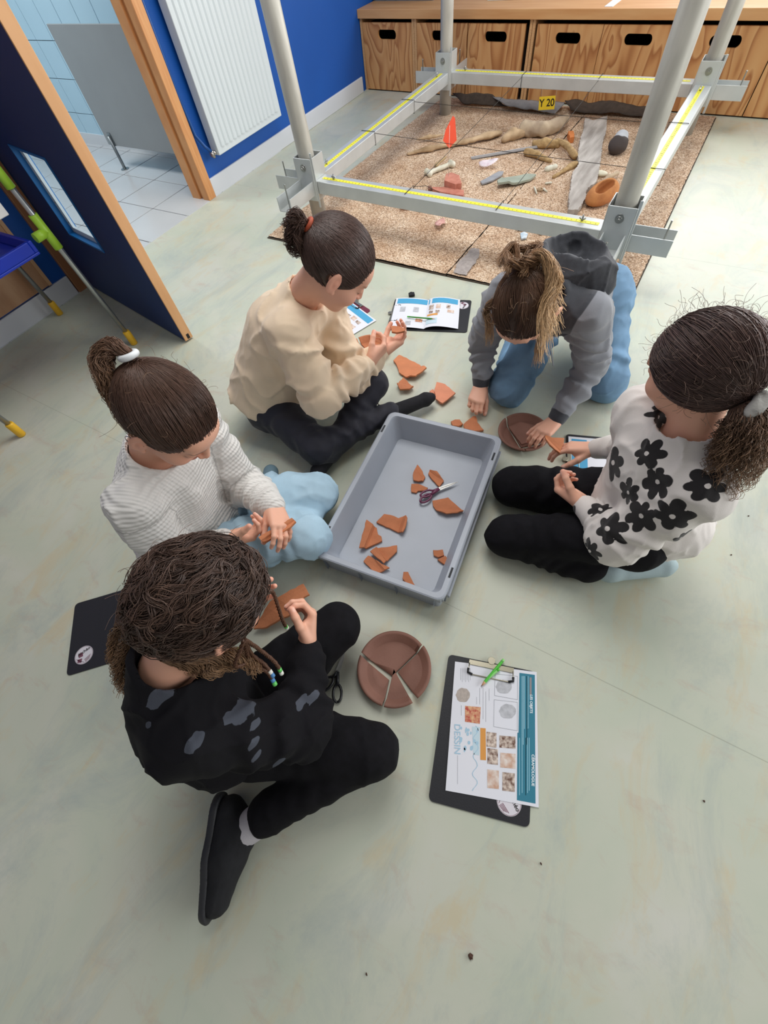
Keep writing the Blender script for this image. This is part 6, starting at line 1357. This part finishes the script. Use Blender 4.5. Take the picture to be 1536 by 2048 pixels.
def pencil(label, a, b, mat, r=.0038):
    a, b = np.array(a), np.array(b); d = unit(b-a); L_ = float(np.linalg.norm(b-a)); t = thing('pencil', label, 'pencil', a); q = [Vector(x) for x in ((0, 0, 0), d*(L_-.016), d*(L_-.015), d*(L_-.004), d*L_)]
    B().tube([q[0], q[1]], r, 6, smooth=False).obj('shaft', mat, t); B().tube([q[1], q[3]], [r, r*.35], 8).obj('cone', LD, t); B().tube([q[3], q[4]], [r*.35, .0003], 6).obj('lead', M('graphite', '3a3a3d', rough=.4), t)
    B().tube([-Vector(d)*.001, Vector(d)*.006], r*1.04, 12).obj('end_band', GP2 if mat is GP else GP, t); return t
pencil('bright green pencil crossing the clip of the nearest clipboard', K(*z8(900, 160), .0125), K(*z8(655, 450), .0095), GP)
pencil('paler green pencil beside the bright one on the nearest clipboard', K(*z8(850, 262), .0125), K(*z8(680, 405), .0095), GP2, .0032)
# second board under the front child
e7 = Zm(120, 1160, 8.533); a_, b_, c_ = K(*e7(245, 415), .002), K(*e7(130, 1635), .002), K(*e7(1150, 150), .002)
ux = unit(c_-a_); uy = unit(a_-b_); hgt = float(np.linalg.norm(a_-b_)); wd = .318; ctr2 = (a_+b_)/2+ux*wd/2
cb2 = clipboard('bare black clipboard with a round sticker behind the front child', ctr2, math.atan2(ux[1], ux[0]), w=wd, h=hgt, clip=False); lc = local(cb2); p = lc(e7(410, 1280), .003); sticker(cb2, p.x, p.y, .027, .0033, .2)
# booklet board at the back
bb = [K(*za(*p), .002) for p in ((722, 170), (1452, 190), (1402, 512), (650, 490))]; ctr3 = sum(bb)/4; ux = unit((bb[1]+bb[2])/2-(bb[0]+bb[3])/2)
cb3 = clipboard('black clipboard with an open booklet lying between the two far children', ctr3, math.atan2(ux[1], ux[0])+math.pi/2, w=.232, h=float(np.linalg.norm(bb[1]-bb[0]))); lc = local(cb3); p = lc(za(1372, 245), .003); sticker(cb3, p.x, p.y, .026, .0033, 2.6)
def booklet(label, ctr, zpts, f, items, up_l=.018):
    t = thing('booklet', label, 'booklet', (ctr[0], ctr[1], .0045), 0); l_ = local(t)
    TL, TM, TR_, BR, BM, BL = [l_(f(*p), .0045) for p in zpts]; n = 10
    def surf(u, v):
        if u < .5: a = TL.lerp(TM, u*2); b = BL.lerp(BM, u*2); w = u*2; z = .003+up_l*.35*math.sin(math.pi*min(1, w*1.0))*.8
        else: w = (u-.5)*2; a = TM.lerp(TR_, w); b = BM.lerp(BR, w); z = .003+up_l*math.sin(math.pi*w**.7)*.75
        p = a.lerp(b, v); return Vector((p.x, p.y, z))
    def patch(s, u0, u1, v0, v1, mi, dz, k=12):
        g = [[s.bm.verts.new(surf(u0+(u1-u0)*i/k, v0+(v1-v0)*j/2)+Vector((0, 0, dz))) for i in range(k+1)] for j in range(3)]
        for j in range(2):
            for i in range(k): f_ = s.bm.faces.new((g[j][i], g[j][i+1], g[j+1][i+1], g[j+1][i])); f_.material_index = mi; f_.smooth = True
    s = B(); patch(s, 0, .5, 0, 1, 0, 0, 16); s.obj('page', PP, t); s = B(); patch(s, .5, 1, 0, 1, 0, 0, 16); s.obj('page', PP, t)
    ms = []; s = B()
    for k, (mt, u0, u1, v0, v1) in enumerate(items):
        if mt not in ms: ms.append(mt)
        patch(s, u0, u1, v0, v1, ms.index(mt), .0008, 6)
    s.obj('print', ms, t); return t
booklet('open booklet with a blue band on the far clipboard', ctr3, [(735, 180), (1045, 195), (1345, 195), (1325, 475), (995, 475), (665, 462)], za,
  [(SKY, .03, .49, .03, .20), (SKY, .51, .97, .03, .20), (SK, .10, .18, .32, .48), (SK, .30, .38, .32, .48), (PH, .53, .60, .26, .42), (PH2, .64, .71, .26, .40), (PH, .80, .86, .26, .38), (PH2, .82, .92, .42, .52), (PH, .54, .60, .46, .54), (PH, .64, .70, .46, .56), (OR, .52, .68, .57, .63), (RED, .36, .46, .70, .80), (SK, .22, .30, .80, .92), (M('pale_blue_wash', 'c5dbe6', rough=.7), .52, .68, .72, .90)])
pencil('green pencil lying across the open booklet', K(*za(840, 352), .020), K(*za(1110, 375), .022), M('deep_green_pencil', '3f8f35', rough=.5), .003)
t = thing('bulldog_clip', 'small black clip sticking out behind the far clipboard', 'clip', K(*za(880, 150), .003)); B().box(-.014, .014, -.012, .010, 0, .012).bevel(.002, 1).xf(T(rz=YAW-.05)).obj('body', RUB, t); B().box(-.006, .006, .008, .02, .004, .007).xf(T(rz=YAW-.05)).obj('lever', RUB, t)
# maroon board by the child in cream
mb = [K(*za(*p), .002) for p in ((205, 118), (487, 300))]; dd = unit(mb[1]-mb[0]); pn = np.array([dd[1], -dd[0], 0]);
if pn @ C(-1, -1) < 0: pn = -pn
ctr4 = (mb[0]+mb[1])/2+pn*.155; cb4 = clipboard('maroon-edged clipboard with a worksheet beside the child in cream', ctr4, math.atan2(-pn[1], -pn[0])-math.pi/2, bm_=MAR, w=.225)
ws2 = thing('worksheet', 'worksheet with a blue diagonal band on the maroon-edged clipboard', 'paper', (ctr4[0], ctr4[1], .0042), 0); l2 = local(ws2)
cs = [l2(za(*p), .0048) for p in ((85, 150), (205, 125), (540, 385), (225, 575), (150, 450), (-120, 330))]; cs = [l2(za(*p), .0048) for p in ((190, 130), (540, 388), (232, 575), (-90, 300))]
B().prism([(q.x, q.y) for q in cs], 0, .0008).obj('sheet', PP, ws2)
prints(ws2, za, .0008, [(SKY, [(120, 160), (195, 140), (515, 385), (460, 420)]), (PH, [(230, 345), (265, 318), (300, 340), (265, 365)]), (PH2, [(290, 365), (325, 340), (360, 368), (325, 395)]), (PH, [(335, 400), (360, 385), (395, 410), (365, 430)]), (PH, [(185, 372), (210, 358), (240, 385), (215, 400)]), (PH, [(222, 410), (245, 395), (272, 415), (250, 432)]), (OR, [(160, 400), (175, 390), (235, 435), (220, 446)]), (PH2, [(270, 445), (300, 420), (345, 450), (310, 475)])])
pencil('short green pencil on the worksheet beside the child in cream', K(*za(105, 262), .0085), K(*za(190, 232), .0085), MATS['deep_green_pencil'], .003)
cq = K(1178, 925, .002); cb5 = clipboard('clipboard with a blue-headed sheet under the flower-print sleeve', cq+C(.08, -.03, 0), YAW+1.2, w=.232); ws3 = thing('worksheet', 'sheet with a blue heading poking out under the flower-print sleeve', 'paper', cq+C(.075, -.025, .0040), YAW+1.2)
B().box(-.10, .10, -.12, .145, 0, .0008).obj('sheet', PP, ws3); B().box(-.09, .09, .085, .135, .0008, .0011).obj('print', SKY, ws3)
# ---- scissors
def scissors(label, tip1, piv, h1, h2, z, bmat, hmat, open_=.0, r=.011, tip2=None):
    P = K(*piv, z); t = thing('scissors', label, 'scissors', P)
    for i, (tp, hh) in enumerate(((tip1, h1), (tip2 or tip1, h2))):
        a = K(*tp, z)-P; h_ = K(*hh, z)-P; a[2] = h_[2] = 0; n = unit(np.array([-a[1], a[0], 0])); sg = 1 if i else -1; zz = .0015*i
        s = B(); w = .006; s.prism([tuple((n*sg*w*.2)[:2]-0*a[:2]), tuple((n*sg*w)[:2]), tuple((a*.6+n*sg*w*.8)[:2]), tuple(a[:2]), tuple((a*.6-n*sg*w*.1)[:2])], .003+zz, .0046+zz); s.obj('blade', bmat, t)
        hd_ = unit(h_); c = h_*.72; q = np.array([-hd_[1], hd_[0], 0]); ring_ = [tuple(c+hd_*.022*math.cos(k*.4488)+q*.0115*math.sin(k*.4488)+V3(0, 0, .0055)) for k in range(15)]
        s = B(); s.tube(ring_, .0036, 8); s.tube([(0, 0, .0048), tuple(c-hd_*.020+V3(0, 0, .0055))], [.0055, .0052], 8); s.obj('handle', hmat, t)
    B().tube([(0, 0, .003), (0, 0, .0078)], .0042, 12).obj('rivet', ZN, t); return t
BLD = M('steel_blade', 'b4b4b0', rough=.35, metal=.3)
scissors('black-handled scissors beside the broken brown saucer', z5(325, 530), z5(228, 800), z5(40, 1010), z5(225, 1180), .002, BLD, M('black_handle', '1b1c20', rough=.35))
scissors('purple-handled scissors lying open on shards in the crate', zc(1140, 632), zc(990, 690), zc(860, 740), zc(850, 790), FL+.006, BLD, M('purple_handle', '6b2f4f', rough=.4), tip2=zc(1125, 638))
# crumbs and specks on the floor
g3 = 'brown crumbs on the linoleum'
for i, (x, y, r, lab) in enumerate(((941, 1912, .0048, 'largest brown crumb alone near the bottom edge of the floor'), (733, 1948, .0022, 'tiny dark crumb left of the largest one'), (1082, 1727, .0022, 'tiny dark crumb below the nearest clipboard'), (1408, 1602, .0022, 'tiny dark crumb on the right of the floor'), (1497, 1032, .002, 'tiny dark speck below the curly ponytail'), (1462, 1110, .002, 'tiny dark speck near the right edge of the floor'))):
    p = K(x, y, 0); s = B(); bmesh.ops.create_icosphere(s.bm, subdivisions=2, radius=r)
    for v in s.bm.verts: v.co *= 1+.3*math.sin(v.co.x*900+v.co.y*1300+i); v.co.z *= .6
    o = s.obj('crumb', M('brown_crumb', '4b3328', rough=.9)); o.location = (p[0], p[1], r*.5); tag(o, lab, 'crumb', g3)
import time
for k in (kid_A,kid_B,kid_C,kid_D,kid_E):
    t=time.time(); k(); print('TIME',k.__name__,round(time.time()-t,1))
